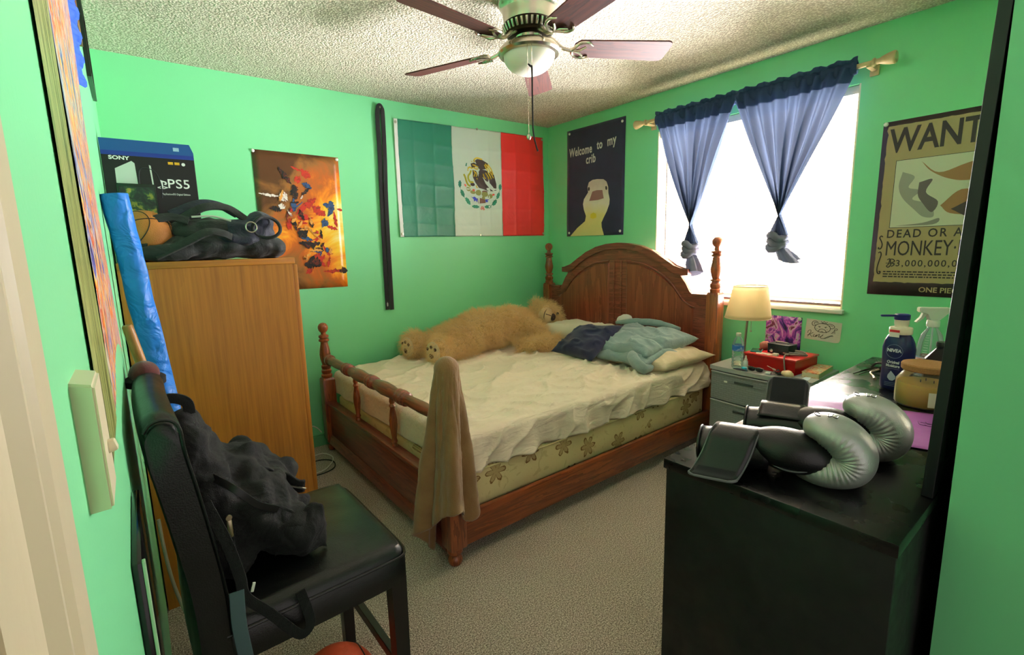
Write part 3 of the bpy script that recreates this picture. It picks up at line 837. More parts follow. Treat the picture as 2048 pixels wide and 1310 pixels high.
tube(bm, [fp3(-.005, 0, .174), fp3(-.038, 0, .180), fp3(-.064, 0, .174)], .0028, 6)
tube(bm, [fp3(-.030, .054, .152), fp3(-.060, .042, .160), fp3(-.074, 0, .170), fp3(-.060, -.042, .160), fp3(-.030, -.054, .152)], .0028, 6)
obj('mouth_stitching', bm, DKBR, bear)
for q in (-1, 1):
    bm = BM(); ball(bm, fp3(.052, q*.054, .127), .013, 12); obj('eye', bm, plain('bead_black', '#0a0807', .12), bear)
PADC = fabric('cream_paw_pad', '#d9c6a2', None, 500, .9)
for c, tw in (((-1.578, -.475, ZB+.085), .25), ((-1.645, -.215, ZB+.095), .15)):
    bm = BM(); R_ = Matrix.Rotation(tw, 3, 'Z')
    ball(bm, c, (.022, .066, .074), 20, rot=R_); pd = obj('paw_pad', bm, PADC, bear)
    bm = BM(); n_ = R_ @ V(-1, 0, 0)
    for dy, dz, r in ((0, -.022, .024), (-.036, .024, .013), (0, .038, .014), (.036, .024, .013)):
        ball(bm, Vector(c)+n_*.0165 + R_ @ V(0, dy, dz), (.007, r, r), 14, rot=R_)
    obj('toe_spots', bm, DKBR, pd)
# ================================================================== CHAIR with backpack
def leather(name, hexc):
    t = NT(name); v = t.coord()
    vo = t.n('ShaderNodeTexVoronoi'); vo.inputs['Scale'].default_value = 320; t.l(v, vo.inputs['Vector'])
    n = t.noise(v, 6, 4)
    nm = t.bump(vo.outputs['Distance'], .12, .002); nm = t.bump(n, .12, .02, nm)
    t.bsdf(srgb(hexc), t.ramp(n, [(.3, (.26,)*3), (.7, (.42,)*3)]), 0, nm); return t.m
LEA = leather('black_leather', '#070908')
ESP = plain('espresso_wood', '#120d0b', .35)
CYAW = math.radians(1)
CH0 = V(-2.73, -2.075, 0)
CHR = Matrix.Rotation(CYAW, 3, 'Z')
def cw(x, y, z): return CH0 + CHR @ V(x, y, z)   # x forward from the seat front, y left
chair = thing('counter_chair', 'black leather counter height chair holding a backpack by the left wall', 'chair', (-2.93, -2.1, 0))
# seat: padded box with crowned top
def puff(bm, x0, x1, y0, y1, z0, z1, crown, rad, n=26, tf=cw):
    def f(u, v):
        a, b = u*2-1, v*2-1
        return a, b
    c = V((x0+x1)/2, (y0+y1)/2, 0); hx, hy = (x1-x0)/2, (y1-y0)/2
    rows = []
    def col(u, v):
        a, b = u*2-1, v*2-1
        x = c.x+hx*a*(1-.045*b**6*abs(a)**3); y = c.y+hy*b*(1-.045*a**6*abs(b)**3)
        z = z1+crown*(1-a*a)*(1-b*b)
        d = max(abs(a)*hx-(hx-rad), abs(b)*hy-(hy-rad), 0)
        z -= rad-math.sqrt(max(0, rad*rad-d*d))
        z += .003*fbm(V(x*8, y*8, 1))
        return tf(x, y, z)
    vs = grid(bm, n, n, col)
    ring = [vs[i][0] for i in range(n+1)]+[vs[n][j] for j in range(1, n+1)]+[vs[i][n] for i in range(n-1, -1, -1)]+[vs[0][j] for j in range(n-1, 0, -1)]
    prev = ring
    for zz in (z0+.01, z0):
        nr = []
        for v in ring:
            w_ = v.co.copy(); l = CHR.transposed() @ (w_-CH0); l.z = zz
            nr.append(bm.verts.new(tf(l.x, l.y, l.z)))
        m = len(ring)
        for i in range(m): bm.faces.new((prev[i], prev[(i+1) % m], nr[(i+1) % m], nr[i]))
        prev = nr
    bm.faces.new(prev)
bm = BM(); puff(bm, -.43, .028, -.235, .25, .50, .598, .022, .024); obj('seat', bm, LEA, chair, sharp=50)
bm = BM()
pp = [cw(-.40, -.236, .574), cw(-.12, -.236, .574), cw(-.02, -.234, .574), cw(.010, -.228, .574), cw(.022, -.212, .574), cw(.028, -.17, .574), cw(.0285, .0, .574), cw(.028, .185, .574), cw(.022, .227, .574), cw(.010, .243, .574), cw(-.02, .249, .574), cw(-.40, .251, .574)]
tube(bm, pp, .0035, 8, 2); obj('seat_piping', bm, LEA, chair)
# backrest: thick curved slab leaning back
def back_pt(u, v):
    # u round the thickness profile, v across
    y = -.235+.485*v
    return y
bm = BM()
prof = []
N = 26
cen = [(-.430, .50), (-.427, .60), (-.430, .70), (-.440, .80), (-.455, .92), (-.465, .99), (-.468, 1.036)]
cen_s = smooth_path([(x, 0, z) for x, z in cen], 5)
half = .033
fr = [V(p.x+half, 0, p.z) for p in cen_s]; bk = [V(p.x-half, 0, p.z) for p in cen_s]
top = [V(cen_s[-1].x+half*math.cos(a), 0, cen_s[-1].z+half*math.sin(a)) for a in [PI*i/10 for i in range(1, 10)]]
loop = fr + top + bk[::-1]
nv = 20
def bp(u, v):
    i = min(int(round(u*(len(loop)-1))), len(loop)-1); p = loop[i]
    b = v*2-1; e = abs(b)
    s = 1 if e < .92 else 1-.16*((e-.92)/.08)**2
    q = cen_s[min(range(len(cen_s)), key=lambda k: abs(cen_s[k].z-p.z))]
    x = q.x+(p.x-q.x)*s - .006*(1-b*b)
    return cw(x+.008, -.238+.49*v, p.z-(0 if s == 1 else (1-s)*.1) + .012*(1-b*b)*max(0, (p.z-.9)/.2))
vs = grid(bm, len(loop)-1, nv, bp)
for j in (0, nv): bm.faces.new([r[j] for r in vs])
bm.faces.new([r for r in vs[0]] + [r for r in vs[-1]][::-1])
obj('backrest', bm, LEA, chair, sharp=60)
for s in (0, 1):
    bm = BM(); y = -.240 if s == 0 else .254
    tube(bm, [cw(p.x+half*.88+.008-.0, y, p.z) for p in cen_s[4:]] + [cw(cen_s[-1].x+.008+half*.88*math.cos(a), y, cen_s[-1].z+half*.9*math.sin(a)) for a in (.5, 1.0, 1.57, 2.2, 2.8)], .0035, 8, 2); obj('back_piping', bm, LEA, chair)
for x, y, dz in ((-.004, -.205, 0), (-.004, .222, 0), (-.41, -.205, .0), (-.41, .222, .0)):
    bm = BM(); a = [cw(x+dx*.021, y+dy*.021, .51) for dx, dy in ((-1, -1), (1, -1), (1, 1), (-1, 1))]
    k = -.03 if x < -.2 else 0
    b = [cw(x+dx*.017+k, y+dy*.017, 0) for dx, dy in ((-1, -1), (1, -1), (1, 1), (-1, 1))]
    va = [bm.verts.new(p) for p in a]; vb = [bm.verts.new(p) for p in b]
    for i in range(4): bm.faces.new((va[i], va[(i+1) % 4], vb[(i+1) % 4], vb[i]))
    bm.faces.new(va); bm.faces.new(vb[::-1]); obj('leg', bm, ESP, chair, False)
for p, q, z in (((-.004, -.19), (-.004, .205), .23), ((-.36, -.205), (-.04, -.205), .17), ((-.36, .222), (-.04, .222), .17), ((-.37, -.19), (-.37, .205), .23)):
    bm = BM(); a = cw(p[0], p[1], z); b = cw(q[0], q[1], z)
    box(bm, (a+b)/2, ((b-a).length, .022, .03), Matrix.Rotation(math.atan2((b-a).y, (b-a).x), 3, 'Z'), .002); obj('stretcher', bm, ESP, chair, False)

CANV = fabric('black_canvas', '#0b0b0c', '#060607', 500, .85, (9, .9), .02, .5)
bag = thing('backpack', 'slumped black canvas backpack sitting on the leather chair seat', 'backpack', (-2.98, -2.12, .615))
bm = BM()
def lump(c, r, rot=None): ball(bm, c, r, 20, rot=rot)
lump((-3.055, -2.10, .80), (.075, .15, .17), (0, -.35, 0))
lump((-3.09, -2.09, .93), (.055, .10, .085), (0, -.3, 0))
lump((-2.975, -2.11, .735), (.10, .16, .12), (0, -.1, 0))
lump((-2.93, -2.13, .695), (.085, .15, .085))
lump((-2.985, -2.05, .80), (.085, .11, .085), (0, .6, 0))
lump((-2.91, -2.04, .745), (.06, .10, .07), (0, .5, 0))
lump((-2.90, -2.19, .665), (.06, .085, .055))
lump((-3.05, -2.2, .70), (.08, .07, .09))
o = obj('body', bm, CANV, bag); remesh(o, .010, 3); displace(o, .07, .030, 1); displace(o, .025, .006, 2)
cr_ = bpy.data.textures.new('crease', 'CLOUDS'); cr_.noise_scale = .085; cr_.noise_depth = 0; cr_.noise_basis = 'VORONOI_F2_F1'
cm_ = o.modifiers.new('crease', 'DISPLACE'); cm_.texture = cr_; cm_.strength = .030; cm_.mid_level = .4
bm = BM(); tube(bm, [(-3.145, -2.12, 1.0), (-3.14, -2.12, 1.03), (-3.115, -2.12, 1.045), (-3.085, -2.12, 1.03), (-3.08, -2.12, 1.0)], 0, 10, 5, flat=(.012, .003), up=(0, 1, 0)); obj('grab_handle', bm, CANV, bag)
bm = BM()
def pk(u, v):
    a = -1.2+2.4*u; return V(-2.955+.12*u, -2.235-.035*math.sin(PI*u)*math.sin(PI*min(1, v*1.1)), .645+.115*v-.03*u+.01*math.sin(u*9))
grid(bm, 24, 12, pk); o = obj('front_pocket', bm, CANV, bag); solid(o, .012, 0); displace(o, .03, .012)
bm = BM()
def fl(u, v): return V(-2.945+.095*u, -2.12-.02*v+.012*math.sin(u*5), .775-.045*u+.055*v*(1-.3*u)+.004*math.sin(u*13))
grid(bm, 14, 8, fl); o = obj('open_pocket_flap', bm, CANV, bag); solid(o, .006, 0)
bm = BM(); tube(bm, [(-2.94, -2.145, .785), (-2.90, -2.146, .77), (-2.85, -2.15, .745)], .003, 6); obj('pocket_zip', bm, STEEL, bag)
bm = BM(); tube(bm, [(-3.06, -2.21, .87), (-3.025, -2.262, .85), (-2.985, -2.262, .80), (-2.94, -2.25, .765)], 0, 8, 6, flat=(.008, .003), up=(0, -1, .3)); obj('main_zip', bm, plain('black_zip', '#050506', .4), bag)
bm = BM(); box(bm, (-3.045, -2.288, .775), (.011, .003, .040), None, .002); lathe(bm, [(.006, -.003), (.007, 0), (.006, .003)], (-3.045, -2.286, .80), (0, 1, 0), 12)
zp = obj('zip_puller', bm, plain('tarnished_brass', '#b6a98a', .3, 1), bag)
bm = BM(); tube(bm, [(-3.045, -2.288, .755), (-3.046, -2.29, .71), (-3.043, -2.285, .675)], 0, 8, 4, flat=(.006, .002), up=(0, -1, 0)); obj('pull_tab', bm, CANV, zp)
STRAP = fabric('grey_webbing', '#3a4144', None, 500, .8)
bm = BM(); tube(bm, [(-3.115, -2.275, .86), (-3.09, -2.315, .78), (-3.075, -2.325, .70), (-3.07, -2.33, .655), (-3.03, -2.335, .60), (-2.985, -2.338, .53), (-2.965, -2.338, .515), (-2.95, -2.338, .54), (-2.965, -2.336, .62)], 0, 10, 7, flat=(.011, .0018), up=(0, -1, 0)); obj('shoulder_strap', bm, CANV, bag)
bm = BM(); tube(bm, [(-3.085, -2.33, .675), (-3.088, -2.338, .60), (-3.082, -2.34, .50), (-3.078, -2.34, .38), (-3.08, -2.335, .25)], 0, 10, 6, flat=(.014, .0018), up=(0, -1, 0)); obj('hanging_strap', bm, plain('faded_blue_webbing', '#4d6166', .8), bag)
bm = BM(); box(bm, (-3.055, -2.337, .675), (.006, .004, .02), (0, .3, 0), .001); obj('strap_end', bm, WHITEPL, bag)

bag.location += V(-.045, .035, 0)
for o_ in bag.children:                      # the loose straps hang over the near edge of the seat
    if o_.name.split('.')[0] in ('shoulder_strap', 'hanging_strap', 'strap_end'): o_.location += V(.03, -.035, 0)
# ================================================================== things round the chair
def bball_mat(name, hexc):
    t = NT(name); v = t.coord('Object')
    sx = t.n('ShaderNodeSeparateXYZ'); t.l(v, sx.inputs[0])
    vo = t.n('ShaderNodeTexVoronoi'); vo.inputs['Scale'].default_value = 260; t.l(v, vo.inputs['Vector'])
    t.bsdf(srgb(hexc), .6, 0, t.bump(vo.outputs['Distance'], .4, .002)); return t.m
def basketball(name, c, r, m, label, rot=(.4, .3, .2), group=None):
    bm = BM(); ball(bm, c, r, 40); o = obj(name, bm, m, origin=Vector(c)-V(0, 0, r)); tag(o, label, 'ball', group)
    bm = BM(); R = Euler(rot).to_matrix(); C = Vector(c); rr = r*1.002
    def ring(fn):
        tube(bm, [C + R @ fn(2*PI*i/48) for i in range(49)], r*.018, 6, 0)
    ring(lambda a: V(math.cos(a), math.sin(a), 0)*rr); ring(lambda a: V(math.cos(a), 0, math.sin(a))*rr)
    for s in (-1, 1):
        def cv(a):
            p = V(s*(.52+.20*math.cos(2*a)), math.cos(a)*.85, math.sin(a)*.85); return p.normalized()*rr
        ring(cv)
    obj('seams', bm, BLACKPL, o)
    return o
basketball('basketball', (-2.865, -2.13, .118), .118, bball_mat('orange_red_rubber', '#d2502f'), 'orange red basketball on the carpet under the leather chair')
bm = BM(); 
def shoe(u, v):
    a = 2*PI*u; l = v
    w_ = .046*(math.sin(PI*min(1, l*.9+.1))**.5); h_ = .05+.05*(1-l)
    return V(-3.02+.26*l, -1.99+w_*math.cos(a), .055+ (h_ if math.sin(a) > 0 else .05)*math.sin(a))
vs = grid(bm, 24, 16, shoe, True); bmesh.ops.holes_fill(bm, edges=[e for e in bm.edges if e.is_boundary], sides=60)
tag(obj('shoe', bm, plain('black_suede', '#131215', .8)), 'dark shoe on the carpet under the chair beside the basketball', 'shoe')
# board leaning on the left wall behind the chair
bd = thing('leaning_board', 'glossy black board with a pale edge leaning on the left wall behind the chair', 'board', (WL+.012, -2.4, 0))
bm = BM(); bx(bm, WL+.001, WL+.012, -2.62, -2.36, 0, .96, .002); obj('board', bm, plain('gloss_black', '#060707', .15), bd)
bm = BM(); bx(bm, WL+.012, WL+.016, -2.62, -2.61, .01, .96, .001); obj('edge_strip', bm, plain('pale_green_edge', '#a9c9a4', .3), bd)
# cord hanging down behind
bm = BM(); tube(bm, [(-3.225, -1.29, .40), (-3.222, -1.30, .30), (-3.21, -1.31, .15), (-3.18, -1.36, .02), (-3.14, -1.44, .006), (-3.13, -1.50, .006)], .006, 8, 8)
tag(obj('extension_cable', bm, plain('grey_cord', '#9a9484', .5)), 'grey extension cable running down the wardrobe side to the floor by the wall', 'cord')
# wooden bat
bm = BM(); a = V(-3.222, -1.76, 1.185); b = V(-3.02, -1.66, .0); d = (b-a).normalized()
Ln = (b-a).length
lathe(bm, [(.0, 0), (.010, .0), (.0125, .004), (.013, .02), (.013, Ln-.01), (.011, Ln), (0, Ln)], a, d, 20)
tag(obj('wooden_stick', bm, wood('ash_stick', '#94602c', '#bf8a48', 2, 2, .45, 0, 6), sharp=50), 'slim round wooden stick leaning in the corner behind the chair', 'stick')
# red and black cap
bm = BM(); ball(bm, (-3.20, -1.84, 1.062), (.034, .05, .034), 20)
cp = obj('knit_cap', bm, fabric('dark_red_knit', '#6a1f22', '#2a1215', 260, .95)); tag(cp, 'dark red knit cap on the far top corner of the leather chair', 'cap')
bm = BM(); lathe(bm, [(.040, -.012), (.045, -.01), (.046, .006), (.041, .010)], (-3.20, -1.84, 1.045), sx=1, sy=1.25, seg=24); obj('cuff', bm, plain('black_knit', '#121013', .9), cp)
# roll wrapped in blue paper
def bluepaper():
    t = NT('blue_masking_paper'); v = t.coord('Object')
    vo = t.n('ShaderNodeTexVoronoi'); vo.inputs['Scale'].default_value = 16; t.l(t.coord('Object', (1, 1, .5)), vo.inputs['Vector'])
    n = t.noise(v, 14, 3, .5, 1.2)
    c = t.mix(t.math('MULTIPLY', n, .4), srgb('#0a6fd2'), srgb('#2c92ea'))
    t.bsdf(c, .5, 0, t.bump(t.math('ADD', vo.outputs['Distance'], n), .9, .02)); return t.m
bm = BM(); a = V(-3.209, -1.60, 1.545); b = V(-3.078, -1.60, .0); d = (b-a).normalized(); Ln = (b-a).length
F_ = frame_of(d)
def rl(u, v):
    an = 2*PI*u; r = .0315*(1+.03*math.sin(3*an+v*30)) + .0022*abs(noise.noise(V(math.cos(an)*1.4, math.sin(an)*1.4, v*14)))*2
    return a + F_ @ V(r*math.cos(an), r*math.sin(an), v*Ln)
vs = grid(bm, 28, 120, rl, True); bm.faces.new([r[0] for r in vs]); bm.faces.new([r[-1] for r in vs])
rb = obj('wrapped_roll', bm, bluepaper(), sharp=35); tag(rb, 'long roll wrapped in crinkled bright blue paper leaning against the wall', 'paper roll')

# ================================================================== WARDROBE
WOX, WOY = -3.236, -1.25
OAKV = wood('honey_oak_veneer', '#8f5210', '#bd7620', .8, 2, .45, .1, 7, .1)
wd = thing('wardrobe', 'tall honey oak veneer wardrobe against the left wall', 'wardrobe', (-2.94, -.8, 0))
bm = BM(); bx(bm, WOX, -2.656, WOY, WOY+.018, .0, 1.322, .001); obj('side_panel', bm, OAKV, wd, False)
bm = BM(); bx(bm, WOX, -2.656, -.34, -.322, .0, 1.322, .001); obj('side_panel', bm, OAKV, wd, False)
bm = BM(); bx(bm, WOX, -2.646, WOY-.003, -.318, 1.322, 1.347, .002); obj('top_panel', bm, wood('honey_oak_top', '#8f5210', '#bd7620', .8, 0, .45, .1, 7, .1), wd)
bm = BM(); bx(bm, WOX, WOX+.006, WOY+.018, -.34, .02, 1.322); obj('back_panel', bm, OAKV, wd)
for y0, y1 in ((-1.247, -.787), (-.783, -.323)):
    bm = BM(); bx(bm, -2.655, -2.637, y0, y1, .06, 1.318, .002); dr = obj('door', bm, OAKV, wd)
    bm = BM(); yk = -.80 if y0 < -1 else -.77
    lathe(bm, [(.006, 0), (.006, .012), (.013, .018), (.014, .026), (0, .03)], (-2.637, yk, .75), (1, 0, 0), 16); obj('knob', bm, STEEL, dr)
bm = BM(); bx(bm, WOX, -2.66, WOY+.018, -.34, .03, .06); obj('plinth', bm, OAKV, wd)
ZW = 1.347
# ---- game console carton
BX0, BX1, BYF = -3.237, -2.936, -.985
cb = thing('console_carton', 'black and blue game console carton standing on the wardrobe', 'box', (-3.09, -.92, ZW))
bm = BM(); bx(bm, BX0, BX1, BYF, BYF+.14, ZW, ZW+.423, .002); obj('carton', bm, plain('carton_black', '#0a0b0e', .35), cb, False)
bm = BM()
a = [(BX0, ZW+.423), (BX1, ZW+.423), (BX1, ZW+.435), (BX1-.012, ZW+.468), (BX0, ZW+.468)]
prism(bm, a, .14, place((0, BYF+.14, 0), (1, 0, 0), (0, 0, 1)) @ Matrix.Translation((0, 0, 0))); 
obj('blue_lid', bm, plain('carton_blue', '#0d4f92', .35), cb, False)
FP = lambda x, z, d=.0006: place((x, BYF-d, z), (1, 0, 0), (0, 0, 1))
bm = BM(); bx(bm, BX0+.001, BX1-.001, BYF-.0006, BYF, ZW+.408, ZW+.424); obj('blue_band', bm, plain('carton_deep_blue', '#11318f', .35), cb, False)
PRW = plain('print_white', '#e8ecea', .4)
words('maker_name', 'SONY', .019, FP(-3.215, 1.739), PRW, cb, 1.25, bold=.0006)
words('console_mark', 'PS5', .050, FP(-3.040, 1.640), PRW, cb, 1.05, bold=.0004, spacing=1.05)
words('edition_line', 'PlayStation®5 Digital Edition', .0105, FP(-3.062, 1.612), PRW, cb, .8)
# the P and S mark: an upright P standing on a lying S
bm = BM(); M_ = FP(-3.074, 1.637)
ngon_flat(bm, [(.013, .0), (.020, -.002), (.020, .030), (.013, .033)], M_)
ngon_flat(bm, [(.020, .030), (.031, .027), (.034, .021), (.031, .014), (.024, .015), (.024, .018), (.027, .019), (.028, .022), (.024, .0245), (.020, .0255)], M_)
ngon_flat(bm, [(.0, .004), (.012, .009), (.012, .0055), (.006, .003), (.012, .0015), (.012, -.0015), (.002, .0005)], M_)
ngon_flat(bm, [(.021, .009), (.034, .006), (.036, .003), (.021, -.002), (.021, .001), (.029, .0035), (.021, .006)], M_)
obj('maker_emblem', bm, PRW, cb, False)
bm = BM(); M_ = FP(0, 0, .0004)
ngon_flat(bm, [(-3.203, 1.56), (-3.196, 1.52), (-3.15, 1.50), (-3.13, 1.50), (-3.137, 1.728), (-3.146, 1.736), (-3.20, 1.705)], M_)
ngon_flat(bm, [(-3.128, 1.64), (-3.114, 1.57), (-3.118, 1.57), (-3.131, 1.64)], FP(0, 0, .0012))
ngon_flat(bm, [(-3.092, 1.725), (-3.086, 1.722), (-3.083, 1.61), (-3.087, 1.61)], FP(0, 0, .0012))
obj('console_picture', bm, plain('print_pale_grey', '#c3d0c6', .4), cb, False)
bm = BM(); tube(bm, [(-3.13, BYF-.0008, 1.60), (-3.128, BYF-.0008, 1.69), (-3.11, BYF-.0008, 1.712), (-3.075, BYF-.0008, 1.70), (-3.06, BYF-.0008, 1.65), (-3.062, BYF-.0008, 1.60)], .0018, 6, 5); obj('headset_picture', bm, plain('print_dark_grey', '#23272c', .4), cb)
bm = BM()
for x in (-3.028, -3.006): ngon_flat(bm, [(x, 1.732), (x+.017, 1.732), (x+.017, 1.742), (x, 1.742)], FP(0, 0))
obj('yellow_tabs', bm, plain('print_yellow', '#d8a51e', .4), cb, False)
bm = BM(); M_ = FP(-2.976, 1.735); ngon_flat(bm, [(.0065*math.cos(2*PI*i/16), .0065*math.sin(2*PI*i/16)) for i in range(16)], M_); obj('round_badge', bm, PRW, cb, False)
bm = BM(); bx(bm, -3.005, -2.985, BYF-.0008, BYF, ZW+.438, ZW+.452); obj('lid_mark', bm, plain('print_light_blue', '#9fc4de', .4), cb, False)
# ---- game case with a generic green picture
def greenart():
    t = NT('green_cover_art'); v = t.coord('Object')
    n = t.noise(v, 30, 3, .6, .5)
    c = t.ramp(n, [(.42, srgb('#0f2a20')), (.52, srgb('#1d4a2b')), (.62, srgb('#8e9b3a')), (.72, srgb('#c2603a'))])
    t.bsdf(c, .3); return t.m
gc = thing('game_case', 'dark green game case leaning on the front of the console carton', 'game case', (-3.14, -1.0, ZW))
bm = BM(); box(bm, (-3.142, -1.012, 1.497), (.123, .014, .30), None, .002); obj('case', bm, plain('case_dark_green', '#10261d', .25), gc)
bm = BM(); box(bm, (-3.142, -1.0195, 1.585), (.11, .001, .10), None); obj('cover_picture', bm, greenart(), gc, False)
# ---- ball, lime ball
basketball('basketball', (-3.137, -1.122, ZW+.096), .096, bball_mat('orange_brown_rubber', '#b8712f'), 'orange brown basketball on top of the wardrobe behind the black bag', (.9, .2, .5))
# ---- duffel bag
DUF = fabric('black_nylon', '#15191a', '#0d1114', 420, .7, (14, .35), .15, .3)
NAVY = fabric('navy_nylon', '#171d3a', '#0f1326', 420, .7, (14, .4), .15, .3)
db = thing('duffel_bag', 'collapsed black and navy duffel bag lying on top of the wardrobe', 'bag', (-2.9, -1.1, ZW))
bm = BM()
def lp(c, r, rot=None): ball(bm, c, r, 20, rot=rot)
yd = -1.12
lp((-2.93, yd, ZW+.055), (.23, .12, .055)); lp((-2.77, yd, ZW+.055), (.115, .115, .055)); lp((-2.98, yd-.02, ZW+.05), (.13, .10, .05)); lp((-2.70, yd, ZW+.045), (.05, .10, .045)); lp((-3.09, yd-.105, ZW+.032), (.11, .026, .032))
o = obj('body', bm, DUF, db); remesh(o, .010, 4); displace(o, .05, .014, 2)
bm = BM(); lp((-2.985, yd-.0, ZW+.10), (.085, .09, .06), (0, .05, 0)); lp((-2.93, yd, ZW+.115), (.14, .09, .05), (0, -.05, 0))
o = obj('upper_fold', bm, DUF, db); remesh(o, .010, 4); displace(o, .05, .016, 2)
bm = BM(); lp((-2.80, yd-.02, ZW+.115), (.115, .08, .045), (0, .12, 0)); lp((-2.745, yd-.02, ZW+.15), (.055, .075, .045)); lp((-2.83, yd-.06, ZW+.075), (.11, .06, .032), (0, .05, 0))
o = obj('navy_fold', bm, NAVY, db); remesh(o, .009, 4); displace(o, .04, .012, 2)
bm = BM(); ringp = [V(-2.735+.052*math.cos(a), yd-.10+.01*math.sin(2*a), ZW+.125+.042*math.sin(a)) for a in [2*PI*i/16 for i in range(17)]]
tube(bm, ringp, .007, 8, 3); obj('mouth_binding', bm, DUF, db)
bm = BM(); ringp = [V(-2.795+.020*math.cos(a), yd-.115, ZW+.125+.020*math.sin(a)) for a in [2*PI*i/16 for i in range(17)]]
tube(bm, ringp, .003, 8, 2); obj('strap_ring', bm, STEEL, db)
for pts, m_ in (([(-3.16, yd-.09, ZW+.05), (-3.12, yd-.07, ZW+.14), (-3.06, yd-.05, ZW+.165), (-3.0, yd-.06, ZW+.15)], DUF), ([(-3.02, yd-.04, ZW+.16), (-2.94, yd-.04, ZW+.205), (-2.86, yd-.03, ZW+.205), (-2.80, yd-.05, ZW+.16), (-2.77, yd-.08, ZW+.14)], DUF),
                ([(-3.12, yd-.12, ZW+.02), (-3.02, yd-.13, ZW+.07), (-2.95, yd-.13, ZW+.105), (-2.90, yd-.13, ZW+.10), (-2.87, yd-.125, ZW+.085)], DUF), ([(-3.05, yd, ZW+.18), (-2.95, yd+.03, ZW+.225), (-2.88, yd+.03, ZW+.22), (-2.82, yd, ZW+.18)], NAVY)):
    bm = BM(); tube(bm, pts, 0, 12, 7, flat=(.017, .005), up=(0, -1, .8)); obj('webbing_strap', bm, m_, db)
bm = BM(); tube(bm, [(-2.99, yd-.075, ZW+.165), (-2.92, yd-.08, ZW+.168), (-2.86, yd-.09, ZW+.15)], .004, 8, 6); obj('zip', bm, plain('zip_light', '#b9bdb2', .4), db)
bm = BM(); ball(bm, (-3.195, -1.07, ZW+.185), .034, 18)
o = obj('lime_ball', bm, fabric('lime_felt', '#9fc23a', None, 400, .95)); tag(o, 'lime green ball behind the basketball on top of the wardrobe', 'ball')

# ================================================================== left wall pictures
def paint(name, stops, sc=(3, 3, 1.2), scale=4, rough=.35, dist=2.5, seed=0):
    t = NT(name); v = t.coord('Object', sc, loc=(seed, seed*.7, seed*.3))
    n = t.noise(v, scale, 5, .6, dist)
    t.bsdf(t.ramp(n, [(p, srgb(c)) for p, c in stops]), rough, 0, None); return t.m
ART = paint('swirling_poster_print', [(.36, '#2b1f4f'), (.42, '#5a56b8'), (.455, '#cfd0dd'), (.48, '#f0c83a'), (.52, '#ef6a1c'), (.555, '#c92a1f'), (.59, '#e9dcc2'), (.64, '#3a2a3a')], (7, 7, 2.2), 2.2)
OLV = paint('olive_reflection_edge', [(.38, '#3a4418'), (.48, '#77823a'), (.56, '#b4bb74'), (.64, '#4f5a26')], (12, 30, .9), 3, .4)  # green reflection on the curled poster edge, painted in olive
lp_ = thing('wall_poster', 'tall glossy poster of swirling orange and purple paint on the left wall', 'poster', (WL, -2.5, 1.1))
def lpt(y0, y1):
    def f(u, v):
        y = y0+(y1-y0)*u
        zb = 1.115+.10*math.sin((y+2.7)*4.5)
        z = zb+(2.30-zb)*v
        q = max(0, min(1, (y+2.72)/.18)); d = .003+.007*q*q*(3-2*q)
        d += .002*math.sin(v*9+u*2)*q
        return V(WL+d, y, z)
    return f
bm = BM(); grid(bm, 30, 40, lpt(-2.60, -2.13)); o = obj('print', bm, ART, lp_, sharp=180)
bm = BM(); grid(bm, 12, 40, lpt(-2.72, -2.60)); o = obj('print_edge', bm, OLV, lp_, sharp=180)
bm = BM()
def rib(u, v): 
    j = (int(u*60) % 2)*.006
    return V(WL+.004+.026*v*(.5+.5*u)+.003*math.sin(u*50)*v, -2.11+.03*v+j*v*2, 1.70+.34*u)
grid(bm, 60, 4, rib); o = obj('blue_fringe', bm, plain('bright_blue_crepe', '#2a63e6', .7)); solid(o, .001); tag(o, 'bright blue crepe fringe hanging high on the left wall', 'fringe')
def frame(name, y0, y1, z0, z1, d, w_, fm, pm, label, group=None):
    th = thing(name, label, 'picture frame', (WL, (y0+y1)/2, z0), group)
    bm = BM()
    for a in ((y0, y0+w_, z0, z1), (y1-w_, y1, z0, z1), (y0+w_, y1-w_, z0, z0+w_), (y0+w_, y1-w_, z1-w_, z1)): bx(bm, WL+.001, WL+d, *a, .001)
    obj('frame', bm, fm, th, False)
    bm = BM(); bx(bm, WL+.001, WL+d*.5, y0+w_, y1-w_, z0+w_, z1-w_); obj('picture', bm, pm, th, False)
frame('picture_frame', -1.75, -1.38, 2.0, 2.40, .010, .03, wood('brown_frame', '#5a3a1e', '#8f6638', 2, 2, .4), plain('tan_print', '#b89b68', .4), 'brown wooden picture frame high on the left wall nearer the poster')
frame('picture_frame', -.98, -.62, 2.03, 2.36, .014, .02, plain('frame_black', '#0d0b0a', .3), plain('dark_print', '#2a2420', .3), 'thin black picture frame high on the left wall near the far corner')

# ---- cables on the carpet between wardrobe and bed
bm = BM(); tube(bm, [(-2.55, -.42, .006), (-2.42, -.44, .006), (-2.34, -.40, .006), (-2.27, -.28, .006), (-2.30, -.17, .006), (-2.38, -.18, .006), (-2.47, -.28, .006), (-2.50, -.20, .02), (-2.40, -.06, .10), (-2.34, -.05, .17), (-2.30, -.06, .16), (-2.27, -.07, .12)], .0035, 8, 8)
tag(obj('white_cable', bm, plain('cable_white', '#d9d6cc', .5)), 'thin white charging cable looped on the carpet between wardrobe and bed', 'cable')
bm = BM(); tube(bm, [(-2.56, -.36, .006), (-2.44, -.47, .006), (-2.32, -.44, .006), (-2.29, -.33, .006), (-2.36, -.26, .006), (-2.5, -.3, .006)], .0035, 8, 8)
tag(obj('black_cable', bm, plain('cable_black', '#101010', .6)), 'black cable coiled on the carpet beside the wardrobe under the white cable', 'cable')
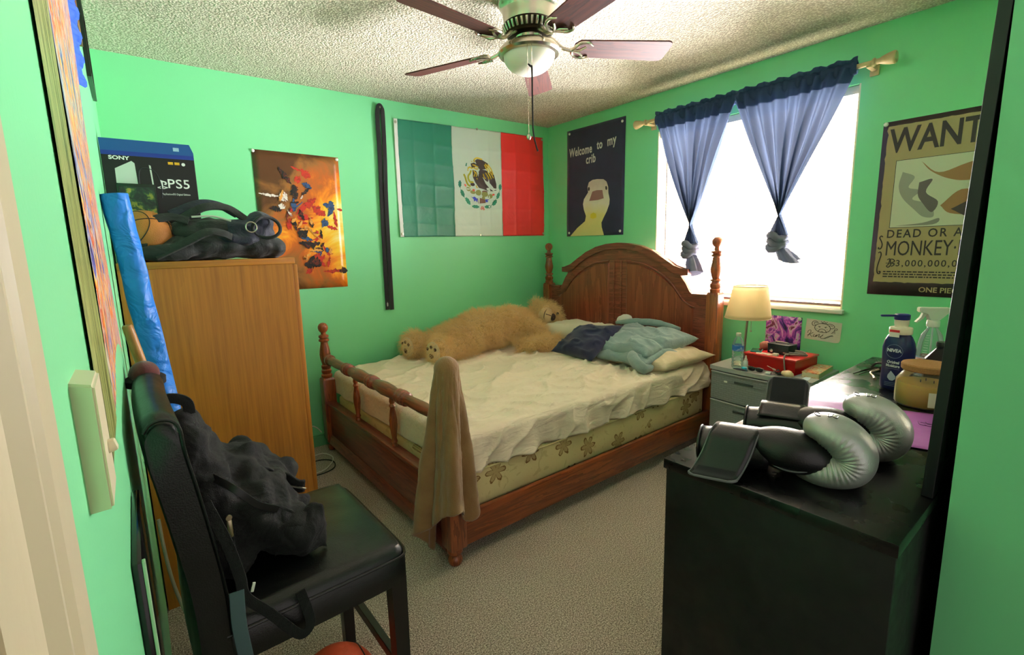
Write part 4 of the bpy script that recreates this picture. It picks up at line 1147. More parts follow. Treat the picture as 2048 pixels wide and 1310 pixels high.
bm = BM(); bx(bm, -2.52, -2.40, -.10, -.06, .0, .035, .004)
tag(obj('power_strip', bm, plain('strip_ivory', '#cfc8b4', .5)), 'ivory power strip on the carpet at the foot of the back wall', 'power strip')
# ================================================================== CEILING FAN
NICK = plain('brushed_nickel', '#c3bda9', .25, 1)
DKM = plain('dark_metal', '#3a352c', .35, 1)
MAH = wood('mahogany_blade', '#2a0d08', '#562214', .9, 0, .65, 0)
FX, FY = -1.668, -1.648
fan = thing('ceiling_fan', 'five blade mahogany ceiling fan with brushed nickel housing and white glass bowl', 'ceiling fan', (FX, FY, 2.44))
def fl_(prof, nm, m, seg=40, par=None):
    bm = BM(); lathe(bm, prof, (FX, FY, 0), seg=seg); return obj(nm, bm, m, par or fan, sharp=35)
fl_([(.128, 2.4395), (.132, 2.43), (.127, 2.422), (.133, 2.414), (.127, 2.405), (.120, 2.398), (.116, 2.385), (.113, 2.36), (.108, 2.336), (.09, 2.33)], 'motor_housing', NICK)
fl_([(.100, 2.336), (.114, 2.332), (.117, 2.326), (.104, 2.298), (.094, 2.288), (.07, 2.282)], 'vent_ring', DKM)
bm = BM()
for i in range(32):
    a = 2*PI*i/32; R = Matrix.Rotation(a, 3, 'Z')
    p = R @ V(.1105, 0, 0); box(bm, (FX+p.x, FY+p.y, 2.311), (.006, .011, .032), R @ Matrix.Rotation((.44), 3, 'Y'), .002)
obj('vent_fins', bm, NICK, fan)
fl_([(.06, 2.29), (.062, 2.284), (.058, 2.278), (.058, 2.262), (.066, 2.256), (.08, 2.25)], 'switch_housing', NICK)
fl_([(.05, 2.268), (.085, 2.262), (.12, 2.246), (.137, 2.228), (.139, 2.216), (.132, 2.207), (.118, 2.203), (.118, 2.212), (.06, 2.215)], 'light_fitter', NICK)
bowl = [(.115*math.cos(a), 2.208-.082*math.sin(a)) for a in [PI/2*i/14 for i in range(15)]]; bowl[-1] = (0, bowl[-1][1])
FROST = plain('frosted_glass', '#eeeade', .3, Subsurface_Weight=.2)
fl_(bowl, 'glass_bowl', FROST)
for k in range(5):
    a = math.radians(43+72*k); R = Matrix.Rotation(a, 3, 'Z'); C = V(FX, FY, 0)
    def fw(x, y, z): return C + R @ V(x, y, z)
    # blade iron: neck and two prongs with an open loop
    bm = BM()
    tube(bm, [fw(.085, 0, 2.292), (fw(.115, 0, 2.272)), fw(.15, 0, 2.246), fw(.185, 0, 2.236), fw(.205, 0, 2.236)], [.011, .009, .008, .008, .008], 8, 5)
    for s in (-1, 1):
        tube(bm, [fw(.195, 0, 2.236), fw(.205, s*.03, 2.2365), fw(.225, s*.050, 2.2375-s*.008), fw(.26, s*.055, 2.236-s*.010), fw(.285, s*.040, 2.234-s*.007)], [.008, .008, .007, .006, .004], 8, 5)
        tube(bm, [fw(.205, 0, 2.234), fw(.23, s*.014, 2.232), fw(.255, s*.034, 2.232-s*.006)], [.006, .006, .005], 8, 4)
    arm = obj('blade_iron', bm, NICK, fan)
    bm = BM()
    T = Matrix.Rotation(math.radians(-13), 3, 'X')
    out_ = []
    r0, r1, w0, w1, cr = .205, .657, .056, .070, .028
    pts = [(r0, -w0*.55), (r0+.02, -w0)] + [(r1-cr+cr*math.sin(q), -w1+cr-cr*math.cos(q)) for q in [PI/2*i/6 for i in range(7)]] + [(r1-cr+cr*math.cos(q), w1-cr+cr*math.sin(q)) for q in [PI/2*i/6 for i in range(7)]] + [(r0+.02, w0), (r0, w0*.55)]
    lo, hi = [], []
    for x, y in pts:
        p = T @ V(0, y, 0); lo.append(bm.verts.new((x, p.y, 2.241+p.z))); hi.append(bm.verts.new((x, p.y, 2.247+p.z)))
    bm.faces.new(lo); bm.faces.new(hi[::-1])
    for i in range(len(pts)): bm.faces.new((lo[i], lo[(i+1) % len(pts)], hi[(i+1) % len(pts)], hi[i]))
    # build in local blade space so the grain runs along each blade
    me_o = obj('blade', bm, MAH, None, False, origin=(0, 0, 0)); me_o.parent = fan
    me_o.location = (0, 0, -2.44); me_o.rotation_euler = (0, 0, a)
# pull chains
ch = [(-1.745, -1.735), (-1.735, -1.745)]
bm = BM()
zt, zb = 2.212, 1.845
n = 60
for i in range(n):
    z = zt-(zt-zb)*i/n; bmesh.ops.create_icosphere(bm, subdivisions=1, radius=.0022, matrix=Matrix.Translation((ch[0][0]-.006, ch[0][1]+.004, z)))
pc = obj('pull_chain', bm, NICK, fan); 
bm = BM(); lathe(bm, [(.003, .0), (.009, -.004), (.010, -.014), (.006, -.022), (0, -.024)], (ch[0][0]-.006, ch[0][1]+.004, 1.847), seg=14); obj('chain_weight', bm, NICK, pc)
bm = BM()
for i in range(20): bmesh.ops.create_icosphere(bm, subdivisions=1, radius=.002, matrix=Matrix.Translation((ch[1][0]-.004, ch[1][1], 2.21-.1*i/20)))
pc = obj('pull_chain', bm, NICK, fan)
BLC = plain('black_cord', '#0b0b0d', .8)
bm = BM(); x, y = ch[1][0]-.004, ch[1][1]
tube(bm, [(x-.012, y+.01, 2.132), (x-.004, y+.004, 2.122), (x, y, 2.112), (x, y, 1.98), (x+.002, y, 1.86), (x+.012, y-.006, 1.80), (x+.018, y-.01, 1.775)], [.0035, .004, .004, .0034, .0034, .0034, .004], 7, 6); obj('cord_extension', bm, BLC, pc)

# ================================================================== FLAG on the far wall
def flag_y(x, z):
    d = .010
    for c in (-1.40, -1.23, -1.055, -.81, -.70, -.564, -.41, -.24): d += .0035*math.exp(-abs(x-c)/.012)
    for c in (1.56, 1.69, 1.86, 2.02, 2.17): d += .004*math.exp(-abs(z-c+.01*math.sin(x*5))/.014)
    d += .004*fbm(V(x*1.5, z*1.5, 0), 2) + .003*math.sin(x*7+z*5)
    return -max(.004, d)
def cloth_c(name, hexc):
    t = NT(name); v = t.coord()
    n = t.noise(v, 900, 2); t.bsdf(srgb(hexc), .42, 0, t.bump(t.noise(v, 5, 4, .5, 1), .25, .02), Sheen_Weight=.3); return t.m
flag = thing('wall_flag', 'creased green white and red national flag pinned on the back wall', 'flag', (-.81, 0, 1.47))
def fz(x, top):  # slightly sagging edges
    return (2.318+.025*(x+1.55)/1.48) if top else 1.466
for nm, a, b, m in (('header_strip', -1.551, -1.520, plain('header_white', '#e6e6e2', .6)), ('green_band', -1.520, -1.057, cloth_c('flag_green', '#0f7a5f')), ('white_band', -1.057, -.565, cloth_c('flag_white', '#dfeade')), ('red_band', -.565, -.072, cloth_c('flag_red', '#e3211d'))):
    def f(u, v):
        x = a+(b-a)*u; z = fz(x, 0)+(fz(x, 1)-fz(x, 0))*v
        if nm != 'header_strip' : x += .006*math.sin(z*11)*(0 if u in (0, 1) and nm == 'red_band' else .6)
        return V(x, flag_y(x, z), z)
    bm = BM(); grid(bm, 4 if nm == 'header_strip' else 60, 90, f); o = obj(nm, bm, m, flag, sharp=180); solid(o, .0008)
for x, z in ((-1.536, 2.295), (-1.536, 1.488), (-.085, 2.325), (-.085, 1.485), (-.81, 2.33), (-.81, 1.475)):
    bm = BM(); lathe(bm, [(.010, 0), (.010, .002), (.004, .003)], (x, flag_y(x, z)-.0005, z), (0, -1, 0), 14); obj('grommet', bm, STEEL, flag)
# the emblem: eagle on a cactus holding a snake, above a wreath
em = None
def ec(cx, cy, lift=.0012):
    x = -.996+(cx/8.18-16)*.005; z = 2.1-(cy/8.18-36)*.00398
    return V(x, flag_y(x, z)-lift, z)
def patch(bm, pts, lift=.0012):
    """flat printed patch following the cloth"""
    # subdivide outline then fan around the centroid
    cx = sum(p[0] for p in pts)/len(pts); cy = sum(p[1] for p in pts)/len(pts)
    f = bm.faces.new([bm.verts.new(ec(p[0], p[1], lift)) for p in pts])
def ell(cx, cy, rx, ry, rot=0, n=14):
    c, s = math.cos(rot), math.sin(rot)
    return [(cx+rx*math.cos(2*PI*i/n)*c-ry*math.sin(2*PI*i/n)*s, cy+rx*math.cos(2*PI*i/n)*s+ry*math.sin(2*PI*i/n)*c) for i in range(n)]
P_BR = plain('print_dark_brown', '#37211a', .6); P_YE = plain('print_gold', '#e2c02a', .6); P_GR = plain('print_leaf_green', '#1f8468', .6); P_RD = plain('print_coral', '#e0543a', .6); P_BL = plain('print_blue', '#2a37c4', .6); P_CL = plain('print_clay', '#7a4d40', .6); P_CA = plain('print_cactus', '#3f6f46', .6, var=(300, '#c2b04a', 1.0)); P_OL = plain('print_snake', '#b9b42a', .6)
bm = BM()
patch(bm, [(395, 335), (430, 305), (520, 315), (600, 362), (660, 440), (712, 565), (745, 700), (742, 805), (705, 812), (690, 760), (640, 700), (560, 650), (520, 600), (455, 560), (430, 430)])
patch(bm, [(320, 390), (375, 368), (440, 405), (470, 520), (525, 620), (560, 700), (625, 785), (692, 822), (600, 828), (520, 800), (440, 780), (385, 690), (350, 610), (345, 500), (330, 440)], .0010)
patch(bm, ell(340, 730, 38, 28), .001)
eagle = obj('emblem_eagle', bm, P_BR, flag, False)
bm = BM()
def stroke(bm, pts, r, lift=.0016): tube(bm, [ec(p[0], p[1], lift) for p in pts], r, 6, 4)
stroke(bm, [(385, 360), (380, 322), (430, 288), (510, 305)], .006); stroke(bm, [(265, 478), (300, 452), (340, 470)], .006); stroke(bm, [(270, 495), (262, 508)], .005)
for a in ([(560, 370), (600, 430), (640, 500)], [(600, 380), (650, 450), (690, 540)], [(545, 390), (570, 440), (600, 490)], [(520, 540), (540, 600), (560, 615)], [(560, 520), (600, 580), (615, 625)], [(600, 510), (640, 575), (655, 620)], [(640, 505), (680, 570), (692, 600)]): stroke(bm, a, .0055)
for a in ([(350, 405), (400, 420), (440, 440)], [(355, 450), (395, 470), (430, 470)], [(365, 500), (385, 540), (365, 600)], [(395, 520), (410, 560), (400, 600)], [(410, 620), (420, 640)], [(390, 400), (395, 440)], [(400, 740), (405, 770), (420, 780)], [(330, 700), (355, 690)]): stroke(bm, a, .005)
stroke(bm, [(335, 360), (345, 350)], .004)
obj('emblem_gold_feathers', bm, P_YE, flag)
bm = BM(); stroke(bm, [(200, 572), (222, 620), (240, 690), (262, 735), (300, 762)], .008); stroke(bm, [(320, 505), (305, 550), (275, 590), (272, 640), (300, 690), (335, 690)], .008); obj('emblem_snake', bm, P_OL, flag)
bm = BM(); patch(bm, [(230, 440), (245, 390), (262, 385), (252, 440)]); 
leaves = [(130, 735, 26, 58, .08), (168, 885, 28, 62, -.35), (250, 1010, 30, 66, -.5), (372, 1098, 62, 28, .05), (806, 745, 24, 52, .12), (770, 895, 26, 60, .35), (705, 1018, 30, 60, .6), (585, 1092, 58, 28, -.1)]
for x, y, rx, ry, r in leaves:
    pts = []
    for i in range(16):
        a = 2*PI*i/16; k = 1.12 if i % 2 else .88
        pts.append((x+rx*k*math.cos(a)*math.cos(r)-ry*k*math.sin(a)*math.sin(r), y+rx*k*math.cos(a)*math.sin(r)+ry*k*math.sin(a)*math.cos(r)))
    patch(bm, pts)
stroke(bm, [(130, 790), (150, 850), (200, 960), (290, 1070)], .0016); stroke(bm, [(800, 790), (780, 850), (730, 960), (640, 1075)], .0016)
obj('emblem_wreath', bm, P_GR, flag)
bm = BM()
for x, y, rx, ry, r in ((265, 812, 38, 32, .6), (338, 858, 45, 30, .2), (432, 862, 50, 48, 0), (540, 882, 55, 45, 0), (632, 912, 45, 38, -.5), (515, 955, 28, 45, 0)): patch(bm, ell(x, y, rx, ry, r), .0014)
obj('emblem_cactus', bm, P_CA, flag)
bm = BM()
for x, y, rx, ry, r in ((218, 752, 14, 24, -.5), (350, 825, 22, 18, .3), (688, 882, 24, 17, -.4)): patch(bm, ell(x, y, rx, ry, r), .0018)
stroke(bm, [(455, 1140), (480, 1090)], .003); stroke(bm, [(495, 1085), (520, 1150)], .003); stroke(bm, [(470, 1150), (490, 1115), (505, 1155)], .0025)
obj('emblem_red_fruit', bm, P_RD, flag)
bm = BM(); patch(bm, [(300, 930), (330, 945), (365, 930), (410, 970), (405, 1030), (380, 990), (355, 1015), (345, 970)]); patch(bm, [(545, 965), (620, 968), (580, 985), (595, 1010), (550, 1018)]); obj('emblem_water', bm, P_BL, flag, False)
bm = BM(); patch(bm, [(408, 955), (470, 950), (545, 975), (548, 1030), (420, 1045)]); patch(bm, ell(540, 842, 48, 24)); obj('emblem_rock', bm, P_CL, flag, False)

# ================================================================== black belt hanging beside the flag
BELT = fabric('black_cotton_belt', '#0d0e10', None, 500, .85)
belt = thing('hanging_belt', 'long black cloth belt hanging folded in half on the back wall', 'belt', (-1.68, 0, .92))
bm = BM(); tube(bm, [(-1.690, -.012, .925), (-1.688, -.014, 1.3), (-1.683, -.016, 1.7), (-1.676, -.016, 2.05), (-1.676, -.016, 2.30), (-1.667, -.018, 2.37), (-1.655, -.020, 2.386), (-1.642, -.018, 2.37), (-1.634, -.016, 2.33), (-1.640, -.02, 2.05), (-1.652, -.02, 1.7), (-1.655, -.018, 1.3), (-1.656, -.014, .922)], 0, 12, 8, flat=(.017, .003), up=(0, -1, 0)); 
# keep the strap flat against the wall
obj('strap', bm, BELT, belt)
words('belt_stitching', '土生', .022, place((-1.700, -.0165, .945), (1, 0, 0), (0, 0, 1)), PRW, belt) if False else None
bm = BM()
for z in (.955, .963, .971): bx(bm, -1.697, -1.685, -.0165, -.0155, z, z+.003)
bx(bm, -1.6925, -1.6895, -.0166, -.0155, .950, .982); obj('white_stitching', bm, PRW, belt, False)
bm = BM(); lathe(bm, [(.002, 0), (.002, .02), (.006, .021), (.005, .024)], (-1.655, 0, 2.376), (0, -1, 0), 10); obj('nail', bm, STEEL, belt)

# ================================================================== POSTERS
def pin(parent, p, d=(-1, 0, 0)):
    bm = BM(); lathe(bm, [(.011, 0), (.010, .004), (.006, .007), (0, .008)], p, d, 14); obj('pin', bm, PINW, parent)
# --- goose poster
GW, GH = .632, .908
GM = place((-.004, -.240, 1.448), (0, -1, -.012), (0, -.012, 1))
def gp(x, y, lift=.0006):
    return GM @ V(x, y, lift)
gs = thing('duck_poster', 'dark navy cloth poster with a white duck and slanted greeting words', 'poster', (0, -.556, 1.44))
bm = BM(); grid(bm, 20, 28, lambda u, v: gp(GW*u, GH*v-.006*math.sin(PI*u)*0, .0015*math.sin(u*9+v*7))); o = obj('cloth', bm, fabric('navy_banner', '#2e3052', '#282a49', 700, .75), gs, sharp=180); solid(o, .001)
for x, y in ((.03, .03), (.60, .03), (.03, .882), (.60, .875)): pin(gs, gp(x, y, .001))
LET = plain('print_letter_white', '#dcdcd8', .6)
for b, x, y, s, r, sx in (('Welcome', .030, .685, .100, .02, .62), ('to', .345, .705, .098, .05, .66), ('my', .455, .712, .105, .10, .70), ('crib', .225, .605, .098, .03, .66)):
    words('lettering', b, s, GM @ Matrix.Translation((x, y, .004)) @ Matrix.Rotation(r, 4, 'Z'), LET, gs, sx, bold=.0024, shear=.08, spacing=1.08)
def dk(px, py):
    x = (px-178)/347*.63; hgt = 645+85*(x/.63); return x, (787-py)/hgt*.905
def duckmat():
    t = NT('duck_print'); v = t.coord('Object')
    sx = t.n('ShaderNodeSeparateXYZ'); t.l(v, sx.inputs[0])
    n = t.noise(v, 8, 3)
    f = t.math('ADD', t.math('MULTIPLY', sx.outputs[2], 1.6), t.math('MULTIPLY', n, .35))
    t.bsdf(t.ramp(f, [(.15, srgb('#d8cf8a')), (.42, srgb('#e8d98e')), (.62, srgb('#ece2d2')), (.9, srgb('#d6c3bc'))]), .7); return t.m
bm = BM()
outl = [(203, 786), (250, 735), (300, 693), (306, 660), (292, 620), (286, 585), (292, 555), (318, 512), (314, 480), (322, 450), (345, 435), (375, 431), (410, 433), (428, 448), (438, 480), (440, 520), (448, 560), (446, 590), (432, 635), (414, 675), (402, 705), (404, 735), (418, 786)]
f = ngon_flat(bm, [dk(*p) for p in outl], GM @ Matrix.Translation((0, 0, .0045))); dd = obj('duck_picture', bm, duckmat(), gs, False)
for pts, col, nm, li in (([(345, 508), (372, 500), (405, 500), (414, 552), (380, 562), (326, 566)], '#9c6d6e', 'open_bill', .006), ([(326, 566), (380, 562), (414, 552), (418, 560), (375, 580), (300, 572)], '#e6dccb', 'lower_bill', .0065), ([(335, 650), (352, 640), (370, 648), (372, 672), (350, 680), (334, 672)], '#e9d23e', 'yellow_patch', .006), ([(318, 482), (326, 478), (330, 490), (326, 504), (318, 500)], '#3d3438', 'eye', .006), ([(422, 478), (430, 476), (434, 490), (430, 502), (423, 496)], '#3d3438', 'eye', .006)):
    bm = BM(); ngon_flat(bm, [dk(*p) for p in pts], GM @ Matrix.Translation((0, 0, li))); obj(nm, bm, plain('print_'+nm, col, .7), dd, False)
# --- fiery poster with abstract strokes (behind the bag)
hs = thing('fiery_poster', 'glossy poster of orange fire with abstract red and blue brush strokes', 'poster', (-2.25, 0, 1.12))
def firemat():
    t = NT('fire_print'); v = t.coord('Object')
    sx = t.n('ShaderNodeSeparateXYZ'); t.l(v, sx.inputs[0])
    n = t.noise(t.coord('Object', (1, 1, 1.1)), 4.5, 6, .6, .8)
    f = t.math('SUBTRACT', t.math('ADD', t.math('MULTIPLY', n, .9), t.math('MULTIPLY', sx.outputs[0], .75)), t.math('ABSOLUTE', t.math('SUBTRACT', t.math('MULTIPLY', sx.outputs[2], .75), .27)))
    c = t.ramp(f, [(.05, srgb('#5a3418')), (.2, srgb('#95622f')), (.32, srgb('#c0601c')), (.42, srgb('#ee8a1c')), (.54, srgb('#f9c62e')), (.68, srgb('#fdf0a0'))])
    t.bsdf(c, .3); return t.m
HM = place((-2.520, -.004, 1.128), (1, 0, -.012), (0, 0, 1))
bm = BM(); grid(bm, 12, 16, lambda u, v: HM @ V(.540*u, .884*v, .001*math.sin(u*7+v*5))); o = obj('print', bm, firemat(), hs, sharp=180); solid(o, .0008)
def hp_(px, py):  # crop coordinates to poster metres
    u = (px-80-(py-70)*.045)/735; return .54*u, .884*(1-(py-70-70*u)/(1140))
rng = random.Random(3)
sets = {'red_strokes': ('#c22c1c', [((420, 600), (520, 520), (600, 480), 26), ((560, 540), (620, 600), (680, 630), 30), ((690, 720), (740, 745), (790, 760), 12), ((760, 600), (770, 680), (785, 740), 12), ((790, 580), (830, 590), (838, 600), 9), ((430, 620), (480, 640), (520, 620), 24), ((480, 230), (520, 290), (560, 300), 22), ((420, 300), (450, 320), (470, 330), 24), ((480, 1110), (520, 1090), (540, 1080), 20), ((640, 1110), (740, 1130), (840, 1120), 16), ((560, 960), (620, 980), (630, 1030), 20), ((640, 880), (690, 950), (705, 985), 9), ((390, 210), (450, 235), (500, 260), 8), ((570, 770), (600, 765), (610, 780), 12)]),
        'blue_strokes': ('#31507f', [((720, 510), (760, 560), (700, 640), 26), ((640, 680), (680, 690), (690, 720), 34), ((660, 530), (700, 550), (720, 545), 16), ((480, 350), (540, 370), (560, 400), 18), ((400, 470), (410, 540), (400, 580), 20)]),
        'dark_strokes': ('#1d1a1c', [((290, 210), (330, 290), (390, 350), 16), ((400, 360), (420, 430), (420, 480), 32), ((430, 720), (470, 780), (500, 800), 36), ((470, 860), (540, 880), (620, 860), 22), ((470, 1040), (560, 1000), (620, 1060), 40), ((790, 1130), (840, 1120), (870, 1140), 22), ((200, 540), (260, 545), (300, 560), 18), ((470, 450), (500, 420), (550, 390), 12)]),
        'pale_strokes': ('#e4dcd4', [((115, 415), (200, 440), (280, 445), 9), ((290, 480), (320, 450), (350, 440), 32), ((270, 520), (310, 530), (320, 550), 18), ((340, 560), (370, 600), (385, 620), 8), ((460, 480), (475, 465), (480, 450), 7)]),
        'amber_strokes': ('#e2a04a', [((500, 700), (560, 770), (640, 850), 6), ((520, 930), (580, 910), (640, 930), 10), ((480, 990), (470, 960), (500, 1000), 14)])}
for nm, n_ in (('red_strokes', 16), ('dark_strokes', 12), ('amber_strokes', 8), ('blue_strokes', 5)):
    for i in range(n_):
        t_ = rng.random(); cx_, cy_ = 330+330*t_+rng.uniform(-90, 90), 430+620*t_+rng.uniform(-110, 90); an = rng.uniform(0, PI); l_ = rng.uniform(18, 60)
        sets[nm][1].append(((cx_-l_*math.cos(an), cy_-l_*math.sin(an)), (cx_+rng.uniform(-15, 15), cy_+rng.uniform(-15, 15)), (cx_+l_*math.cos(an), cy_+l_*math.sin(an)), rng.uniform(5, 16)))
idx = 0
for nm, (col, ss) in sets.items():
    pm = paint('print_'+nm, [(.3, col), (.52, col), (.62, '#7a2a18' if nm != 'blue_strokes' else '#1b2440'), (.7, col)], (1, 1, 1), 30, .35, 1.5)
    for a, b, c, wd_ in ss:
        # one torn brush mark, broad in the middle with ragged sides
        A, B, Cc = V(*a, 0), V(*b, 0), V(*c, 0); L, R_ = [], []; n_ = 14
        for k in range(n_+1):
            t_ = k/n_; p = (1-t_)**2*A+2*t_*(1-t_)*B+t_*t_*Cc
            tg = ((1-t_)*(B-A)+t_*(Cc-B)).normalized(); nn = V(-tg.y, tg.x, 0); w2 = wd_*max(.05, math.sin(PI*t_))**.6*1.15
            L.append(p+nn*w2*(1+rng.uniform(-.55, .5))); R_.append(p-nn*w2*(1+rng.uniform(-.55, .5)))
        idx += 1; M_ = HM @ Matrix.Translation((0, 0, .002+.00006*idx)); bm = BM()
        vl = [bm.verts.new(M_ @ V(*hp_(q.x, q.y), 0)) for q in L]; vr = [bm.verts.new(M_ @ V(*hp_(q.x, q.y), 0)) for q in R_]
        for k in range(n_): bm.faces.new((vl[k], vl[k+1], vr[k+1], vr[k]))
        obj('brush_mark', bm, pm, hs, False)
for x, y in ((.008, .875), (.53, .870)): pin(hs, HM @ V(x, y, .001), (0, -1, 0))
# --- wanted poster on the window wall
wp = thing('wanted_poster', 'tan and dark brown wanted poster on the wall right of the window', 'poster', (0, -2.83, 1.05))
PW, PH = .580, .888
WM = place((-.003, -2.522, 1.057), (0, -1, 0), (0, -.006, 1))
bm = BM(); grid(bm, 10, 14, lambda u, v: WM @ V(PW*u, PH*v, .001*math.sin(u*6+v*8))); o = obj('sheet', bm, plain('print_dark_umber', '#3a2c30', .45), wp, sharp=180); solid(o, .0008)
rng = random.Random(11)
edge_ = []
def rag(a, b, n):
    for i in range(n):
        t_ = i/n; j = rng.uniform(-.0012, .0012) * (4 if rng.random() < .12 else 1); d = V(b[0]-a[0], b[1]-a[1], 0).normalized(); edge_.append((a[0]+(b[0]-a[0])*t_-d.y*j, a[1]+(b[1]-a[1])*t_+d.x*j))
c4 = [(.022, .068), (PW-.022, .068), (PW-.022, PH-.024), (.022, PH-.024)]
for i in range(4): rag(c4[i], c4[(i+1) % 4], 40)
def lay(pts, m, nm, lift, par=wp): 
    bm = BM(); ngon_flat(bm, pts, WM @ Matrix.Translation((0, 0, lift))); return obj(nm, bm, m, par, False)
lay(edge_, plain('print_parchment', '#b79f73', .5, var=(6, '#a48c64', .6)), 'parchment', .0028)
INK = plain('print_ink_brown', '#33262b', .5)
def wt(b, s, x, y, sx, bold=0, sp=1): words('lettering', b, s, WM @ Matrix.Translation((x, y, .0034)), INK, wp, sx, .0003, 'LEFT', bold, sp)
wt('WANTED', .165, .034, PH-.155, .68, .0035, 1.0)
wt('DEAD OR ALIVE', .058, .060, .300, .80, .0008, 1.25)
wt('MONKEY·D·', .108, .060, .208, .60, 0, .98)
wt('3,000,000,000', .046, .110, .152, .9, .0004, 1.22)
for k, t_ in enumerate(('MARINE HEADQUARTERS', ' ', ' ')): pass
for k in range(3):
    bm = BM(); x = .062; y = .120-.013*k
    while x < .54-.05*k:
        w_ = rng.uniform(.005, .022); bx0 = x
        M_ = WM @ Matrix.Translation((0, 0, .0034)); bm.faces.new([bm.verts.new(M_ @ V(q[0], q[1], 0)) for q in ((x, y), (x+w_, y), (x+w_, y+.0065), (x, y+.0065))]); x += w_+.004
    obj('small_print', bm, INK, wp, False)
bm = BM()
def wtube(bm, pts, r, lift=.0036): tube(bm, [WM @ V(p[0], p[1], lift) for p in pts], r, 6, 5)
wtube(bm, [(.075, .185), (.085, .19), (.082, .165), (.074, .152), (.082, .146), (.092, .16), (.088, .185), (.098, .188), (.106, .178), (.096, .170), (.106, .160), (.094, .150)], .0022); wtube(bm, [(.070, .168), (.108, .166)], .0016)
obj('currency_mark', bm, INK, wp)
bm = BM()
wtube(bm, [(.046, .305), (.038, .31), (.033, .30), (.040, .285), (.046, .265), (.042, .245), (.032, .243), (.032, .252)], .0026); wtube(bm, [(.033, .222), (.042, .226), (.046, .21), (.040, .18), (.034, .14), (.038, .115), (.047, .112), (.049, .122), (.043, .124)], .0026)
obj('scroll_ornament', bm, INK, wp)
# generic picture in the frame: cloud shapes and warm bands
lay([(.068, .350), (.512, .350), (.512, .690), (.068, .690)], INK, 'picture_border', .0032)
lay([(.0705, .3525), (.5095, .3525), (.5095, .6875), (.0705, .6875)], plain('print_cloud_white', '#d2cdb8', .5), 'picture_ground', .0038)
def bl(pts, col, nm, lift): lay(smooth2(pts), plain('print_'+nm, col, .5), nm, lift)
def smooth2(pts):
    q = smooth_path([V(p[0], p[1], 0) for p in pts+[pts[0]]], 5)[:-1]; return [(p.x, p.y) for p in q]
bl([(.17, .672), (.24, .61), (.34, .64), (.47, .675), (.50, .65), (.50, .585), (.36, .56), (.28, .575), (.21, .62)], '#a5744a', 'warm_band', .0042)
bl([(.26, .45), (.33, .52), (.42, .50), (.50, .53), (.50, .42), (.40, .40), (.30, .41)], '#a5744a', 'warm_dune', .0043)
bl([(.30, .43), (.38, .47), (.50, .455), (.50, .39), (.38, .385)], '#4a383b', 'dark_dune', .0045)
bl([(.34, .55), (.42, .535), (.50, .55), (.50, .575), (.42, .565)], '#e2dcc0', 'pale_band', .0047)
bl([(.10, .63), (.15, .60), (.13, .55), (.18, .53), (.15, .49), (.22, .46), (.24, .40), (.20, .40), (.16, .44), (.11, .50), (.09, .56)], '#a09a90', 'grey_cloud', .0042)
bl([(.17, .57), (.22, .58), (.20, .52), (.25, .47), (.23, .42), (.19, .47), (.17, .51)], '#6b5d5f', 'dark_cloud', .0044)
bl([(.09, .36), (.20, .37), (.26, .39), (.24, .36)], '#8f877e', 'low_cloud', .0042)
words('lettering', 'ONE PIECE', .036, WM @ Matrix.Translation((.215, .022, .003)), plain('print_gold_line', '#b7a277', .5), wp, .95, bold=.0006)
words('lettering', '©', .012, WM @ Matrix.Translation((.012, .010, .003)), plain('print_faint', '#c8bfb0', .5), wp) if False else None
pin(wp, WM @ V(.01, PH-.01, .002))
# --- small purple print and the pencil drawing
PPM = place((-.003, -2.008, .688), (0, -1, 0), (0, 0, 1))
pp_ = thing('purple_print', 'small vivid purple and pink print on the wall behind the red box', 'poster', (0, -2.11, .69))
bm = BM(); grid(bm, 8, 8, lambda u, v: PPM @ V(.205*u, .205*v, .0008*math.sin(u*6+v*4))); o = obj('print', bm, paint('purple_burst_print', [(.36, '#241a4a'), (.44, '#5a2f9a'), (.5, '#b44fc8'), (.54, '#e38be0'), (.58, '#d9cfe0'), (.63, '#7a2a5a')], (9, 9, 6), 1.6, .3, 1.6), pp_, sharp=180); solid(o, .0006)
pin(pp_, PPM @ V(.192, .195, .001))
DM = place((-.003, -2.232, .765), (0, -1, -.02), (0, -.02, 1))
dw = thing('pencil_drawing', 'lined paper with a pencil drawing of a frowning crowned bear', 'drawing', (0, -2.32, .76))
def lined():
    t = NT('lined_paper'); v = t.coord('Object'); sx = t.n('ShaderNodeSeparateXYZ'); t.l(v, sx.inputs[0])
    f = t.math('LESS_THAN', t.math('FRACT', t.math('MULTIPLY', sx.outputs[2], 160)), .14)
    t.bsdf(t.mix(t.math('MULTIPLY', f, .5), srgb('#d8d3c4'), srgb('#9fb0b4')), .8); return t.m
bm = BM(); ngon_flat(bm, [(0, .005), (.16, .0), (.178, .004), (.184, .016), (.186, .120), (.004, .128)], DM); o = obj('paper', bm, lined(), dw, False); solid(o, .0006)
bm = BM()
def pc_(px, py): return DM @ V((px-850)*3.23e-4, (680-py)*3.23e-4+.002, .0012)
def pen(pts, r=.0011, n=5): tube(bm, [pc_(*p) for p in pts], r, 5, n)
pen([(1130+125*math.cos(a), 440+82*math.sin(a)) for a in [2*PI*i/20 for i in range(21)]], .0014, 3)
pen([(1060, 515), (1090, 470), (1130, 458), (1175, 475), (1200, 520)], .0013); pen([(1110, 515), (1128, 500), (1145, 515)])
pen([(1025, 395), (975, 410), (955, 370), (975, 330), (1020, 325), (1060, 350)], .0013); pen([(1195, 365), (1240, 352), (1290, 365), (1318, 400), (1290, 430), (1250, 430)], .0013); pen([(995, 385), (1000, 350), (1040, 355)]); pen([(1225, 395), (1265, 380), (1285, 400)])
pen([(1098, 318), (1125, 340), (1150, 318), (1175, 342), (1205, 322)]); pen([(1110, 350), (1195, 352)])
